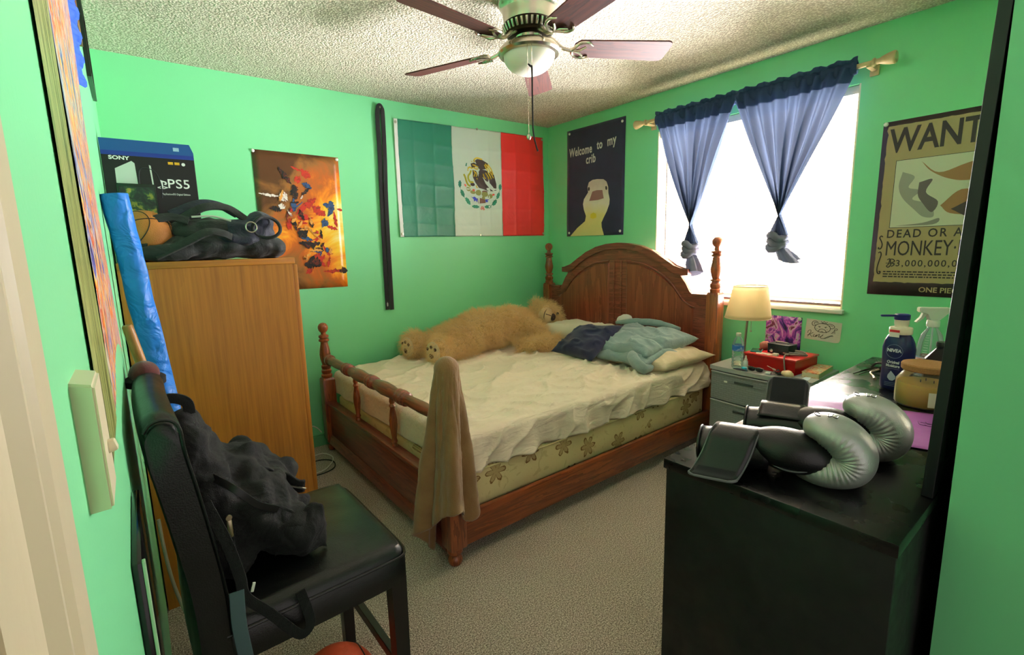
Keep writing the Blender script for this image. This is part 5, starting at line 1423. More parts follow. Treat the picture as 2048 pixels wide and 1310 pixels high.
for x in (1080, 1180): pen([(x-18, 415+(8 if x > 1100 else 0)), (x+18, 420-(8 if x > 1100 else 0))], .0014, 2); pen([(x-10, 428), (x+8, 430)], .0012, 2)
for x in (1042, 1205): pen([(x-8, 460), (x+8, 462)], .001, 2)
pen([(1300, 520), (1320, 450), (1335, 425), (1365, 430), (1350, 455), (1325, 460), (1330, 520)]); pen([(1275, 525), (1300, 490)])
pen([(900, 560), (905, 520), (940, 500), (950, 530), (920, 590), (900, 625)], .0012); pen([(900, 600), (960, 560), (990, 540)], .0012); pen([(930, 575), (975, 625)], .0012)
pen([(1010, 570), (990, 610), (1020, 612), (1050, 575), (1035, 615), (1075, 570), (1095, 565), (1080, 615), (1130, 590), (1150, 560), (1110, 620), (1160, 630), (1220, 590), (1300, 550)], .0012); pen([(1130, 635), (1200, 620), (1270, 575), (1310, 572)], .0012)
obj('pencil_lines', bm, plain('pencil_black', '#1f1d1c', .7), dw)
# ================================================================== NIGHTSTAND and what stands on it
def weave_plastic(name, hexc):
    t = NT(name); v = t.coord('Object')
    br = t.n('ShaderNodeTexBrick'); br.inputs['Scale'].default_value = 1; br.inputs['Mortar Size'].default_value = .0012; br.inputs['Brick Width'].default_value = .034; br.inputs['Row Height'].default_value = .013
    br.inputs['Color1'].default_value = (1, 1, 1, 1); br.inputs['Color2'].default_value = (.75, .75, .75, 1); br.inputs['Mortar'].default_value = (0, 0, 0, 1)
    v2 = t.coord('Object', (1, 1, 1), (PI/2, 0, PI/2)); 
    sx = t.n('ShaderNodeSeparateXYZ'); t.l(v, sx.inputs[0]); cb_ = t.n('ShaderNodeCombineXYZ'); t.l(sx.outputs[1], cb_.inputs[0]); t.l(sx.outputs[2], cb_.inputs[1]); t.l(cb_.outputs[0], br.inputs['Vector'])
    t.bsdf(t.mix(br.outputs['Color'], tuple(x*.7 for x in srgb(hexc)), srgb(hexc)), .5, 0, t.bump(br.outputs['Color'], .6, .004)); return t.m
GREYP = plain('grey_plastic', '#a6a8a8', .4)
WEAVE = weave_plastic('woven_grey_plastic', '#8e9294')
NX0, NX1, NY0, NY1, NZ = -.405, -.02, -2.43, -1.865, .61
ns = thing('drawer_tower', 'grey woven look plastic drawer tower between the bed and the dresser', 'drawer unit', (-.21, -2.15, 0))
def bow(y, d): k = (y-(NY0+NY1)/2)/((NY1-NY0)/2); return -d*(1-k*k)
def slab(z0, z1, ex, d, m, nm, par, x0=NX0, inset=0):
    bm = BM(); n = 16; lo, hi = [], []
    ys = [NY0+inset+(NY1-NY0-2*inset)*i/n for i in range(n+1)]
    pts = [(x0+bow(y, d)+ex, y) for y in ys]+[(NX1, NY1-inset), (NX1, NY0+inset)]
    a = [bm.verts.new((x, y, z0)) for x, y in pts]; b = [bm.verts.new((x, y, z1)) for x, y in pts]
    bm.faces.new(a); bm.faces.new(b[::-1])
    for i in range(len(pts)): bm.faces.new((a[i], a[(i+1) % len(pts)], b[(i+1) % len(pts)], b[i]))
    return obj(nm, bm, m, par, sharp=30)
slab(NZ-.024, NZ, -.0, .028, GREYP, 'top', ns)
slab(.0, NZ-.024, .02, .020, GREYP, 'body', ns, inset=.004)
for i, (z0, z1) in enumerate(((.405, .578), (.218, .398), (.03, .211))):
    d = slab(z0, z1, .004, .026, WEAVE, 'drawer', ns, inset=.010)
    bm = BM(); n = 16
    ym = -2.085
    tube(bm, [(NX0+.002+bow(ym-.055, .026), ym-.055, z1-.045), (NX0+.002+bow(ym, .026)-.001, ym, z1-.045), (NX0+.002+bow(ym+.055, .026), ym+.055, z1-.045)], 0, 10, 5, flat=(.006, .004), up=(-1, 0, 0)); obj('handle_slot', bm, plain('slot_dark', '#3f4348', .6), d)
    if i == 0:
        bm = BM(); bx(bm, NX0+bow(-1.975, .026)-.0005, NX0+bow(-1.975, .026)+.006, -1.985, -1.965, .520, .530); obj('label_sticker', bm, WHITEPL, d)
    bm = BM(); tube(bm, [(NX0-.000+bow(y, .027), y, z1-.004) for y in [NY0+.012+(NY1-NY0-.024)*k/10 for k in range(11)]], .0045, 6, 2); obj('drawer_lip', bm, GREYP, d)
# lamp
SHADE = cloth_through('linen_shade', '#fff4dc', .72, 600)
lm = thing('table_lamp', 'small lamp with cream tapered shade and steel pole on the drawer tower', 'lamp', (-.27, -2.0, NZ))
def lx(t): return V(-.27-.01*t, -2.0-.028*t, NZ+.485*t)
bm = BM(); lathe(bm, [(.0, 0), (.062, 0), (.064, .006), (.05, .014), (.012, .022), (.008, .03)], (-.27, -2.0, NZ), seg=30); obj('base', bm, plain('lamp_cream_metal', '#cfc3a6', .35, .3), lm)
bm = BM(); tube(bm, [lx(.03), lx(.5), lx(.93)], .0065, 12, 0); obj('pole', bm, STEEL, lm)
bm = BM(); c = lx(.6); tp = lx(1)
def shd(u, v):
    a = 2*PI*u; r = .126-.034*v; q = lx(.61).lerp(lx(1.0), v); return V(q.x+r*math.cos(a), q.y+r*math.sin(a), q.z)
grid(bm, 48, 8, shd, True); o = obj('shade', bm, SHADE, lm, sharp=180); solid(o, .0015)
for v in (0, 1):
    bm = BM(); q = lx(.61 if not v else 1.0); r = .126 if not v else .092
    tube(bm, [q+V(r*math.cos(a), r*math.sin(a), 0) for a in [2*PI*i/40 for i in range(41)]], .0025, 6, 0)
    obj('shade_trim', bm, plain('shade_trim_cream', '#e0cfa6', .7), lm)
bm = BM(); q = lx(.98)
for k in range(3): tube(bm, [q, q+V(.088*math.cos(k*2.1), .088*math.sin(k*2.1), .008)], .0018, 6, 0)
obj('shade_spider', bm, STEEL, lm)
bm = BM(); ball(bm, lx(.78), (.026, .026, .036), 16); obj('bulb', bm, plain('bulb_white', '#f2efe6', .3), lm)
bm = BM(); tube(bm, [lx(.66)+V(-.03, -.035, 0), lx(.62)+V(-.03, -.036, -.02), lx(.46)+V(-.03, -.04, 0)], .0013, 6, 0); ball(bm, lx(.455)+V(-.03, -.04, 0), .006, 10); obj('pull_chain', bm, STEEL, lm)
# water bottle
CLEARP = glassy('clear_plastic', '#eaf3f4', .10, .08)
wb = thing('water_bottle', 'clear plastic water bottle with blue label at the lamp base', 'bottle', (-.365, -2.012, NZ))
pr = [(.0, .004), (.026, 0), (.031, .006)]
for k in range(4): pr += [(.032, .016+.02*k), (.029, .022+.02*k), (.032, .030+.02*k)]
pr += [(.031, .10), (.032, .104), (.032, .142), (.031, .146), (.029, .155), (.022, .175), (.013, .19), (.0125, .197)]
bm = BM(); lathe(bm, pr, (-.365, -2.012, NZ), seg=28); obj('bottle', bm, CLEARP, wb)
bm = BM(); lathe(bm, [(.0325, .106), (.0327, .11), (.0327, .138), (.0325, .142)], (-.365, -2.012, NZ), seg=28, cap=False); lab = obj('label', bm, paint('blue_label', [(.3, '#1f5fc0'), (.5, '#2f7ddb'), (.62, '#d9e6f2'), (.8, '#1c3f9a')], (1, 1, 2), 16, .35, .3), wb)
bm = BM(); lathe(bm, [(.0, .212), (.0135, .212), (.0145, .209), (.0145, .196), (.0138, .194)][::-1], (-.365, -2.012, NZ), seg=24); obj('cap', bm, WHITEPL, wb)
# dropper bottle
d_ = thing('dropper_bottle', 'tiny white dropper bottle in front of the lamp pole beside the red bin', 'bottle', (-.345, -2.052, NZ))
bm = BM(); lathe(bm, [(0, 0), (.012, 0), (.013, .003), (.013, .042), (.007, .05)], (-.345, -2.052, NZ), seg=18); obj('bottle', bm, plain('milky_plastic', '#dfe3df', .4), d_)
bm = BM(); lathe(bm, [(.0085, .048), (.0085, .056), (.005, .06), (.0035, .078), (0, .08)], (-.345, -2.052, NZ), seg=16); obj('cap', bm, WHITEPL, d_)
bm = BM(); lathe(bm, [(0, 0), (.015, 0), (.016, .004), (.015, .016), (.011, .018), (0, .018)], (-.392, -2.068, NZ), seg=20); tag(obj('bottle_cap', bm, plain('cyan_plastic', '#2fb4d8', .35)), 'loose cyan blue bottle cap near the front edge of the drawer tower', 'cap')
# red translucent bin with lid
RB = glassy('red_clear_plastic', '#d61f1f', .55, .12)
rbx = thing('red_bin', 'see-through red plastic bin with a red lid on the drawer tower', 'bin', (-.19, -2.18, NZ))
RZ = Matrix.Rotation(math.radians(-5), 3, 'Z')
def rloc(x, y, z): return V(-.185, -2.178, NZ) + RZ @ V(x, y, z)
def rbox(bm, x0, x1, y0, y1, z0, z1, bev=.004): box(bm, rloc((x0+x1)/2, (y0+y1)/2, (z0+z1)/2), (x1-x0, y1-y0, z1-z0), RZ, bev)
bm = BM()
rbox(bm, -.125, .125, -.145, .145, 0, .003, 0)
for a in ((-.125, -.122, -.145, .145), (.122, .125, -.145, .145), (-.125, .125, -.145, -.142), (-.125, .125, .142, .145)): rbox(bm, *a, .002, .078, 0)
obj('tub', bm, RB, rbx, False)
bm = BM(); rbox(bm, -.131, .131, -.152, .152, .078, .089, .004); obj('lid', bm, plain('red_lid', '#d3202a', .3), rbx)
rng = random.Random(4)
for i, col in enumerate(('#b8332a', '#2d6b52', '#3a2b2b', '#d8b23a', '#c9402a', '#7a2630')):
    bm = BM(); x, y = -.085+.06*(i % 3)*.8, -.11+.2*(i/5); ball(bm, rloc(x, y, .034), (.028, .03, .030), 14); o = obj('bin_content', bm, plain('bin_content_%d' % i, col, .6)); displace(o, .03, .012)
    tag(o, 'jumbled %s item inside the red plastic bin' % ('rust red', 'dark green', 'dark brown', 'yellow', 'orange red', 'maroon')[i], 'clutter')
# black cash box on the bin
ZB_ = NZ+.089
kb = thing('lock_box', 'small black lock box with a silver dial on top of the red bin', 'box', (-.2, -2.19, ZB_))
R2 = Matrix.Rotation(math.radians(-9), 3, 'Z'); cc = V(-.195, -2.188, ZB_)
bm = BM(); box(bm, cc+V(0, 0, .026), (.085, .125, .052), R2, .004); obj('box_body', bm, plain('lock_box_black', '#191c26', .45, bump=(300, .1)), kb)
bm = BM(); box(bm, cc+V(0, 0, .056), (.088, .128, .008), R2, .003); obj('box_lid', bm, plain('lock_box_lid', '#222531', .4), kb)
bm = BM(); lathe(bm, [(.011, 0), (.011, .005), (.009, .008), (0, .009)], cc+R2 @ V(-.0425, .035, .018), R2 @ V(-1, 0, 0), 18); obj('dial', bm, plain('dial_silver', '#cfd0cf', .2, 1), kb)
bm = BM(); tube(bm, [cc+R2 @ V(0, -.035, .06), cc+R2 @ V(-.004, -.03, .068), cc+R2 @ V(-.004, .03, .068), cc+R2 @ V(0, .035, .06)], .0035, 8, 4); obj('handle', bm, plain('handle_chrome', '#d8d8d4', .2, 1), kb)
# grey cable coiled on the bin, hanging down
pts = []
for i in range(46):
    a = i/45*2*PI*3.3; k = 1+.12*math.sin(a*1.7)
    pts.append(V(-.215+.035*k*math.cos(a)+.01*math.sin(a*.5), -2.268+.052*k*math.sin(a), ZB_+.006+.0055*(i/12)))
e = pts[0]; pts = [V(-.325, -2.262, NZ+.012), V(-.327, -2.258, NZ+.05), V(-.322, -2.252, ZB_-.004), V(-.30, -2.248, ZB_+.016), V(-.27, -2.25, ZB_+.012)] + pts[4:]
bm = BM(); tube(bm, pts, .0042, 8, 4); tag(obj('charging_cable', bm, plain('grey_braid', '#8b8480', .6)), 'grey charging cable coiled on the red bin and drooping over its front', 'cable')
bm = BM(); box(bm, cc+V(-.095, -.005, .008), (.022, .03, .016), R2, .003); tag(obj('charger_plug', bm, WHITEPL), 'small white charger plug in front of the black lock box', 'charger')
bm = BM(); ball(bm, (-.155, -2.075, ZB_+.027), (.03, .03, .027), 18); o = obj('crumpled_ball', bm, plain('coral_pink_paper', '#d98a7c', .8, var=(60, '#8d3f3a', 1.0))); displace(o, .02, .014); tag(o, 'crumpled coral pink ball on the red bin behind the lamp pole', 'ball')
ph = thing('phone', 'phone in a teal edged case lying on the corner of the red bin', 'phone', (-.235, -2.065, ZB_))
bm = BM(); box(bm, (-.235, -2.062, ZB_+.005), (.075, .06, .009), Matrix.Rotation(.3, 3, 'Z'), .003); obj('case', bm, plain('teal_case', '#2a9a98', .4), ph)
bm = BM(); box(bm, (-.235, -2.062, ZB_+.0101), (.068, .053, .001), Matrix.Rotation(.3, 3, 'Z')); obj('screen', bm, plain('phone_black', '#0a0c10', .1), ph)
for i, (x, y, r, lab) in enumerate(((-.275, -2.105, .4, 'pink printed card on the red bin nearest the phone'), (-.28, -2.150, -.5, 'white and pink card on the red bin in front of the lock box'))):
    bm = BM(); box(bm, (x, y, ZB_+.0012+.0012*i), (.045, .05, .001), Matrix.Rotation(r, 3, 'Z')); tag(obj('card', bm, paint('card_%d' % i, [(.35, '#e8b9ac'), (.5, '#f0e4da'), (.65, '#d0605a')], (1, 1, 1), 40, .5, .5), None, False), lab, 'card')
# clutter in front of the bin
sg = thing('sunglasses', 'black sunglasses lying at the front of the drawer tower', 'sunglasses', (-.385, -2.13, NZ))
SGM = plain('sunglass_black', '#11131c', .15)
for y in (-2.108, -2.150):
    bm = BM(); ball(bm, (-.388, y, NZ+.015), (.006, .021, .014), 16); obj('lens', bm, SGM, sg)
bm = BM(); tube(bm, [(-.388, -2.085, NZ+.021), (-.392, -2.108, NZ+.028), (-.390, -2.129, NZ+.024), (-.392, -2.150, NZ+.028), (-.388, -2.173, NZ+.021)], .003, 8, 5); obj('frame', bm, SGM, sg)
for y in (-2.085, -2.173):
    bm = BM(); tube(bm, [(-.388, y, NZ+.021), (-.35, y*.7-2.129*.3, NZ+.012), (-.325, y*.6-2.129*.4, NZ+.005)], .0025, 8, 4); obj('temple', bm, SGM, sg)
bm = BM(); tube(bm, [(-.425, -2.02, NZ+.006), (-.428, -2.045, NZ+.009), (-.425, -2.075, NZ+.008), (-.415, -2.10, NZ+.004)], [.003, .006, .006, .002], 10, 5); tag(obj('comb', bm, plain('navy_plastic', '#1b2338', .3)), 'thin navy plastic comb lying before the water bottle', 'comb')
ky = thing('key_bunch', 'bunch of dark keys and tags in front of the red bin', 'keys', (-.375, -2.24, NZ))
rng = random.Random(9)
for i in range(6):
    bm = BM(); a = rng.uniform(0, 6); p = V(-.375+rng.uniform(-.02, .02), -2.235+rng.uniform(-.03, .03), NZ+.008+.004*i)
    R = Euler((rng.uniform(-.5, .5), rng.uniform(-.5, .5), a)).to_matrix(); lathe(bm, [(.011, 0), (.011, .002)], p, seg=12, R=R); box(bm, p+R @ V(.024, 0, .001), (.03, .006, .002), R); obj('key', bm, plain('key_metal_%d' % i, ('#3c3f4a', '#1b1d2a', '#c8c5bd')[i % 3], .3, .8), ky)
bm = BM(); tube(bm, [(-.375+.014*math.cos(a), -2.235+.014*math.sin(a), NZ+.012+.006*math.sin(a)) for a in [2*PI*i/14 for i in range(15)]], .0014, 6, 2); obj('key_ring', bm, STEEL, ky)
bm = BM(); ball(bm, (-.372, -2.295, NZ+.018), (.026, .032, .018), 16); o = obj('snack_wrapper', bm, plain('tan_foil', '#d9b57a', .35, .2, var=(50, '#f2e3c4', 1.0))); displace(o, .022, .016); tag(o, 'crumpled tan wrapper between the keys and the book', 'wrapper')
bm = BM(); box(bm, (-.385, -2.20, NZ+.006), (.03, .028, .012), Matrix.Rotation(.2, 3, 'Z'), .005); tag(obj('earbud_case', bm, plain('pale_case', '#c9d2d6', .25)), 'pale small case between the sunglasses and the keys', 'case')
bk = thing('paperback', 'thick paperback with a colourful cover beside the red bin', 'book', (-.18, -2.38, NZ))
R3 = Matrix.Rotation(math.radians(4), 3, 'Z'); bc = V(-.175, -2.372, NZ)
bm = BM(); box(bm, bc+V(0, 0, .0135), (.245, .082, .021), R3, .001); obj('pages', bm, plain('page_cream', '#dccfae', .9, bump=(200, .1)), bk, False)
CV = paint('book_cover', [(.32, '#7d6b4a'), (.43, '#e8dcc0'), (.5, '#e4a55a'), (.57, '#c8452c'), (.66, '#efe6d2'), (.75, '#2b3346')], (1, 1, 1), 26, .3, .8)
bm = BM(); box(bm, bc+V(0, 0, .0255), (.25, .086, .003), R3); obj('front_cover', bm, CV, bk, False)
bm = BM(); box(bm, bc+V(0, 0, .0015), (.25, .086, .003), R3); obj('back_cover', bm, CV, bk, False)
bm = BM(); box(bm, bc+R3 @ V(0, -.043, .0135), (.25, .002, .027), R3); sp_ = obj('spine', bm, plain('spine_olive', '#b6b488', .4), bk, False)
bm = BM(); ngon_flat(bm, [(0, 0), (.055, -.002), (.12, .012), (.11, .035), (.0, .03)], Matrix.Translation((-.408, -2.395, NZ+.0012)) @ Matrix.Rotation(0, 4, 'Z') @ Matrix.Rotation(PI/2*0, 4, 'Z')); tag(obj('receipt', bm, plain('pale_blue_paper', '#cfe2f2', .6), None, False), 'pale blue slip of paper on the front corner of the drawer tower by the book', 'paper')
# ================================================================== DRESSER and what stands on it
def blackwood(name, rough=.3):
    t = NT(name); v = t.coord('Object', (1, 1, 1)); n = t.noise(t.coord('Object', (2, 40, 40)), 3, 4); m = t.noise(v, 9, 4)
    t.bsdf(t.mix(t.math('MULTIPLY', n, .5), srgb('#070708'), srgb('#0f0f10')), t.ramp(m, [(.3, (rough*.7,)*3), (.7, (rough*1.35,)*3)]), 0, t.bump(n, .06, .002)); return t.m
BLKW = blackwood('black_laminate', .28); BLKS = blackwood('black_laminate_side', .6)
DX0, DX1, DY0, DY1, DZ = -2.107, -.372, -3.173, -2.668, .787
dr = thing('dresser', 'long black laminate dresser with a glossy top in the right foreground', 'dresser', (-1.24, -2.92, 0))
bm = BM(); bx(bm, DX0, DX1, DY0, DY1, DZ-.028, DZ, .002); obj('top_panel', bm, BLKW, dr)
for x0, x1 in ((DX0+.006, DX0+.024), (DX1-.024, DX1-.006)):
    bm = BM(); bx(bm, x0, x1, DY0+.004, DY1-.006, 0, DZ-.029, .001); obj('side_panel', bm, BLKS, dr)
bm = BM(); bx(bm, DX0+.024, DX1-.024, DY0+.006, DY0+.012, .04, DZ-.029); obj('back_panel', bm, BLKS, dr)
bm = BM(); bx(bm, DX0+.024, DX1-.024, DY1-.05, DY1-.03, .0, .06); obj('plinth', bm, BLKS, dr)
bm = BM(); bx(bm, DX0+.024, DX1-.024, DY0+.012, DY1-.03, .06, DZ-.03); obj('carcass', bm, BLKS, dr)
for i in range(3):
    for j in range(2):
        x0 = DX0+.028+(DX1-DX0-.056)*j/2+.003; x1 = x0+(DX1-DX0-.056)/2-.006; z0 = .07+i*.228; z1 = z0+.222
        bm = BM(); bx(bm, x0, x1, DY1-.028, DY1-.010, z0, z1, .002); d = obj('drawer', bm, BLKW, dr)
        for k in (.3, .7):
            bm = BM(); lathe(bm, [(.006, 0), (.006, .012), (.014, .018), (.014, .024), (0, .027)], (x0+(x1-x0)*k, DY1-.010, (z0+z1)/2), (0, 1, 0), 14); obj('knob', bm, STEEL, d)
mi = thing('dresser_mirror', 'tall black framed mirror fixed to the back of the dresser, seen edge on', 'mirror', (-1.3, -3.172, DZ))
FRM = plain('mirror_frame_black', '#0b0c12', .4)
def mbox(x0, x1, z0, z1, y0, y1, m, nm, bev=.001):
    """a piece of the mirror, which leans back by about a degree and a half"""
    bm = BM(); vs = bx(bm, x0, x1, y0, y1, z0, z1, bev)
    bmesh.ops.transform(bm, matrix=Matrix.Translation((0, -3.151, DZ)) @ Matrix.Rotation(math.radians(1.45), 4, 'X') @ Matrix.Translation((0, 3.151, -DZ)), verts=bm.verts)
    return obj(nm, bm, m, mi, False)
for x0, x1 in ((-1.852, -1.79), (-.83, -.77)): mbox(x0, x1, .790, 1.95, -3.171, -3.151, FRM, 'stile')
for z0, z1 in ((.790, .85), (1.89, 1.95)): mbox(-1.79, -.83, z0, z1, -3.171, -3.151, FRM, 'rail')
mbox(-1.79, -.83, .85, 1.89, -3.169, -3.157, plain('mirror_silver', '#dfe3e3', .02, 1), 'mirror_glass', 0)
# ---- lotion bottle
LB = thing('lotion_bottle', 'tall navy blue pump lotion bottle with cream collar on the dresser', 'bottle', (-.93, -2.885, DZ))
lc = V(-.925, -2.885, DZ); LR = Matrix.Rotation(math.radians(-10), 3, 'Z')   # label faces the room door
NVY = plain('navy_bottle', '#121c55', .28)
def blat(prof, m, nm, c=lc, sy=.62, seg=36, par=LB):
    bm = BM(); lathe(bm, prof, c, seg=seg, R=LR, sx=sy, sy=1); return obj(nm, bm, m, par, sharp=50)
body = blat([(0, 0), (.046, 0), (.050, .004), (.051, .03), (.049, .08), (.051, .13), (.052, .16), (.047, .185), (.038, .205), (.029, .216), (.029, .22)], NVY, 'bottle_body')
IV = plain('cream_collar', '#e6dcc2', .35)
blat([(.034, .214), (.035, .217), (.035, .236), (.033, .239), (.022, .240), (.020, .246), (.022, .252), (.022, .27), (0, .27)], IV, 'collar', sy=1)
bm = BM(); lathe(bm, [(.0, 0), (.023, 0), (.024, .003), (.024, .018), (.02, .021), (0, .022)], lc+V(0, 0, .268), seg=24); box(bm, lc+V(-.028, .035, .283), (.05, .011, .008), Matrix.Rotation(math.radians(128), 3, 'Z'), .003); obj('pump_head', bm, plain('pump_navy', '#16246e', .35), LB)
def lab_on(nm, body_, size, x, z, m, sx=.9, bold=.0003):
    n = LR @ V(-1, 0, 0); xd = LR @ V(0, -1, 0)
    words(nm, body_, size, place(lc+n*.0345+xd*x+V(0, 0, z), xd, (0, 0, 1)), m, LB, sx, .0008, 'CENTER', bold)
LW = plain('label_white', '#dfe3ea', .4); LSIL = plain('label_silver', '#8d97b8', .3)
lab_on('lettering', 'NIVEA', .017, 0, .148, LW, .95, .0005); lab_on('lettering', 'Original', .015, 0, .104, LW, .8); lab_on('lettering', 'Moisture', .015, 0, .090, LW, .8); lab_on('lettering', 'LOTION', .006, 0, .118, LSIL) if False else None
bm = BM(); n = LR @ V(-1, 0, 0); xd = LR @ V(0, -1, 0); M_ = place(lc+n*.0348+V(0, 0, 0), xd, (0, 0, 1))
ngon_flat(bm, [(-.004, .075), (-.013, .058), (-.014, .048), (-.006, .038), (.004, .038), (.012, .046), (.012, .056), (.004, .066)], M_); obj('drop_emblem', bm, plain('label_pale_blue', '#b9c6dc', .4), LB, False)
bm = BM()
for z in (.083, .029, .023, .017): ngon_flat(bm, [(-.022, z), (.022, z), (.022, z+.0012), (-.022, z+.0012)], M_)
tube(bm, [M_ @ V(.026*math.cos(a), .150+.026*math.sin(a), -.002) for a in [2*PI*i/30 for i in range(31)]], .0006, 5, 0)
obj('label_lines', bm, LSIL, LB, False)
bm = BM(); ngon_flat(bm, [(-.020, .205), (.012, .205), (.012, .223), (-.020, .223)], place(lc+n*.037+V(0, 0, 0), xd, (0, 0, 1))); s_ = obj('price_tag', bm, WHITEPL, LB, False)
bm = BM(); ngon_flat(bm, [(-.020, .223), (.012, .223), (.012, .232), (-.020, .232)], place(lc+n*.0372, xd, (0, 0, 1))); obj('red_strip', bm, plain('tag_red', '#d22f36', .5), LB, False)
# ---- candle jar
CJ = thing('candle_jar', 'yellow wax candle in a glass jar with a cork lid on the dresser', 'candle', (-1.07, -3.0, DZ))
cj = V(-1.07, -3.0, DZ)
def clat(prof, m, nm, cap=True): bm = BM(); lathe(bm, prof, cj, seg=40, cap=cap); return obj(nm, bm, m, CJ, sharp=40)
clat([(0, .004), (.078, .004), (.079, .012), (.079, .066), (.077, .078), (.0, .079)], plain('yellow_wax', '#d9b84e', .45, Subsurface_Weight=.3), 'wax')
clat([(0, 0), (.078, 0), (.083, .006), (.084, .05), (.082, .085), (.07, .105), (.064, .112), (.066, .118)], glassy('jar_glass', '#fbf4e2', .04, .03), 'jar', False)
clat([(.0, .120), (.068, .120), (.072, .124), (.073, .140), (.070, .144), (0, .145)], plain('cork', '#b98a52', .9, var=(220, '#7d5528', .8), bump=(200, .3)), 'cork_lid')
bm = BM()
for a in (.3, 2.4, 4.5): tube(bm, [cj+V(.02*math.cos(a), .02*math.sin(a), .078), cj+V(.02*math.cos(a), .02*math.sin(a), .088)], .0015, 6, 0)
obj('wick', bm, plain('wick_black', '#1d1510', .8), CJ)
bm = BM()
def lbl(u, v): a = math.radians(196+34*u); return cj+V(.0848*math.cos(a), .0848*math.sin(a), .012+.05*v)
grid(bm, 8, 4, lbl); obj('paper_label', bm, plain('label_cream', '#e8dfc6', .6), CJ)
# ---- spray bottle
SB = thing('spray_bottle', 'clear spray bottle with a white trigger head behind the lotion', 'bottle', (-.62, -2.93, DZ))
sc_ = V(-.655, -2.925, DZ)
bm = BM(); lathe(bm, [(0, 0), (.040, 0), (.044, .006), (.044, .10), (.041, .14), (.033, .18), (.018, .205), (.016, .215)], sc_, seg=32); obj('bottle', bm, CLEARP, SB)
bm = BM()
for k in range(9): 
    z = .10+.01*k; r = .0445-.0*(k) - max(0, (z-.12))*.22
    a0 = math.radians(170); tube(bm, [sc_+V(r*math.cos(a0+q), r*math.sin(a0+q), z) for q in (-.16, 0, .16)], .0009, 5, 2)
obj('scale_marks', bm, plain('scale_marks_white', '#e9eee9', .4), SB)
bm = BM(); lathe(bm, [(.0445, .012), (.0446, .05), (.0446, .088), (.0445, .092)], sc_, seg=32, cap=False); obj('label', bm, paint('spray_label', [(.36, '#4a86c8'), (.46, '#e8e6ea'), (.54, '#d86a6a'), (.62, '#ece9e4'), (.72, '#3b58a8')], (1, 1, 3), 14, .4, .2), SB)
bm = BM(); lathe(bm, [(.019, .212), (.021, .214), (.021, .236), (.018, .24), (0, .24)], sc_, seg=24); obj('neck_collar', bm, WHITEPL, SB)
hd = Matrix.Rotation(math.radians(128), 3, 'Z')
bm = BM(); prism(bm, [(-.045, .268), (-.05, .290), (.055, .292), (.055, .272), (.024, .268), (.018, .238), (-.016, .238), (-.022, .252)], .026, Matrix.Translation(sc_) @ (hd.to_4x4()) @ Matrix.Rotation(PI/2, 4, 'X') @ Matrix.Translation((0, 0, -.013)))
bmesh.ops.bevel(bm, geom=list(bm.edges), offset=.003, segments=2, affect='EDGES'); obj('trigger_head', bm, WHITEPL, SB)
bm = BM(); prism(bm, [(.024, .27), (.040, .27), (.046, .252), (.062, .232), (.058, .228), (.038, .246)], .014, Matrix.Translation(sc_) @ (hd.to_4x4()) @ Matrix.Rotation(PI/2, 4, 'X') @ Matrix.Translation((0, 0, -.007))); obj('trigger', bm, WHITEPL, SB)
bm = BM(); tube(bm, [sc_+V(0, 0, .21), sc_+V(.005, 0, .1), sc_+V(.012, .003, .01)], .003, 8, 4); obj('dip_tube', bm, plain('tube_milky', '#e3e8e6', .4), SB)
# ---- dark brown square bottle
PBt = thing('brown_bottle', 'dark brown square shouldered plastic bottle with black cap behind the candle', 'bottle', (-.84, -2.995, DZ))
pb = V(-.84, -2.995, DZ); PR_ = Matrix.Rotation(math.radians(-20), 3, 'Z')
bm = BM()
secs = [(.040, 0), (.042, .004), (.042, .115), (.040, .122), (.017, .160), (.016, .168)]
rr = []
for h, z in secs: rr.append([bm.verts.new(pb + PR_ @ V(h*a*1.0, h*b, z)) for a, b in ((-1, -.72), (-.72, -1), (.72, -1), (1, -.72), (1, .72), (.72, 1), (-.72, 1), (-1, .72))])
for a, b in zip(rr, rr[1:]):
    for i in range(8): bm.faces.new((a[i], a[(i+1) % 8], b[(i+1) % 8], b[i]))
bm.faces.new(rr[0]); bm.faces.new(rr[-1]); obj('bottle', bm, plain('dark_brown_plastic', '#241a1b', .35), PBt, sharp=25)
bm = BM(); lathe(bm, [(.0, .185), (.021, .185), (.022, .182), (.022, .168), (.018, .166), (.018, .16)], pb, seg=24); obj('cap', bm, BLACKPL, PBt)
bm = BM(); n = PR_ @ V(-.25, -1, 0); M_ = place(pb+PR_ @ V(0, -.0425, 0), PR_ @ V(1, 0, 0), (0, 0, 1)); ngon_flat(bm, [(-.026, .03), (.026, .03), (.026, .10), (-.026, .10)], M_); l_ = obj('label', bm, plain('label_mauve', '#3d2638', .5), PBt, False)
bm = BM(); ngon_flat(bm, [(-.022, .036), (.022, .036), (.022, .05), (-.022, .05)], M_ @ Matrix.Translation((0, 0, .0006))); obj('label_panel', bm, plain('label_tan', '#c2b29a', .5), l_, False)
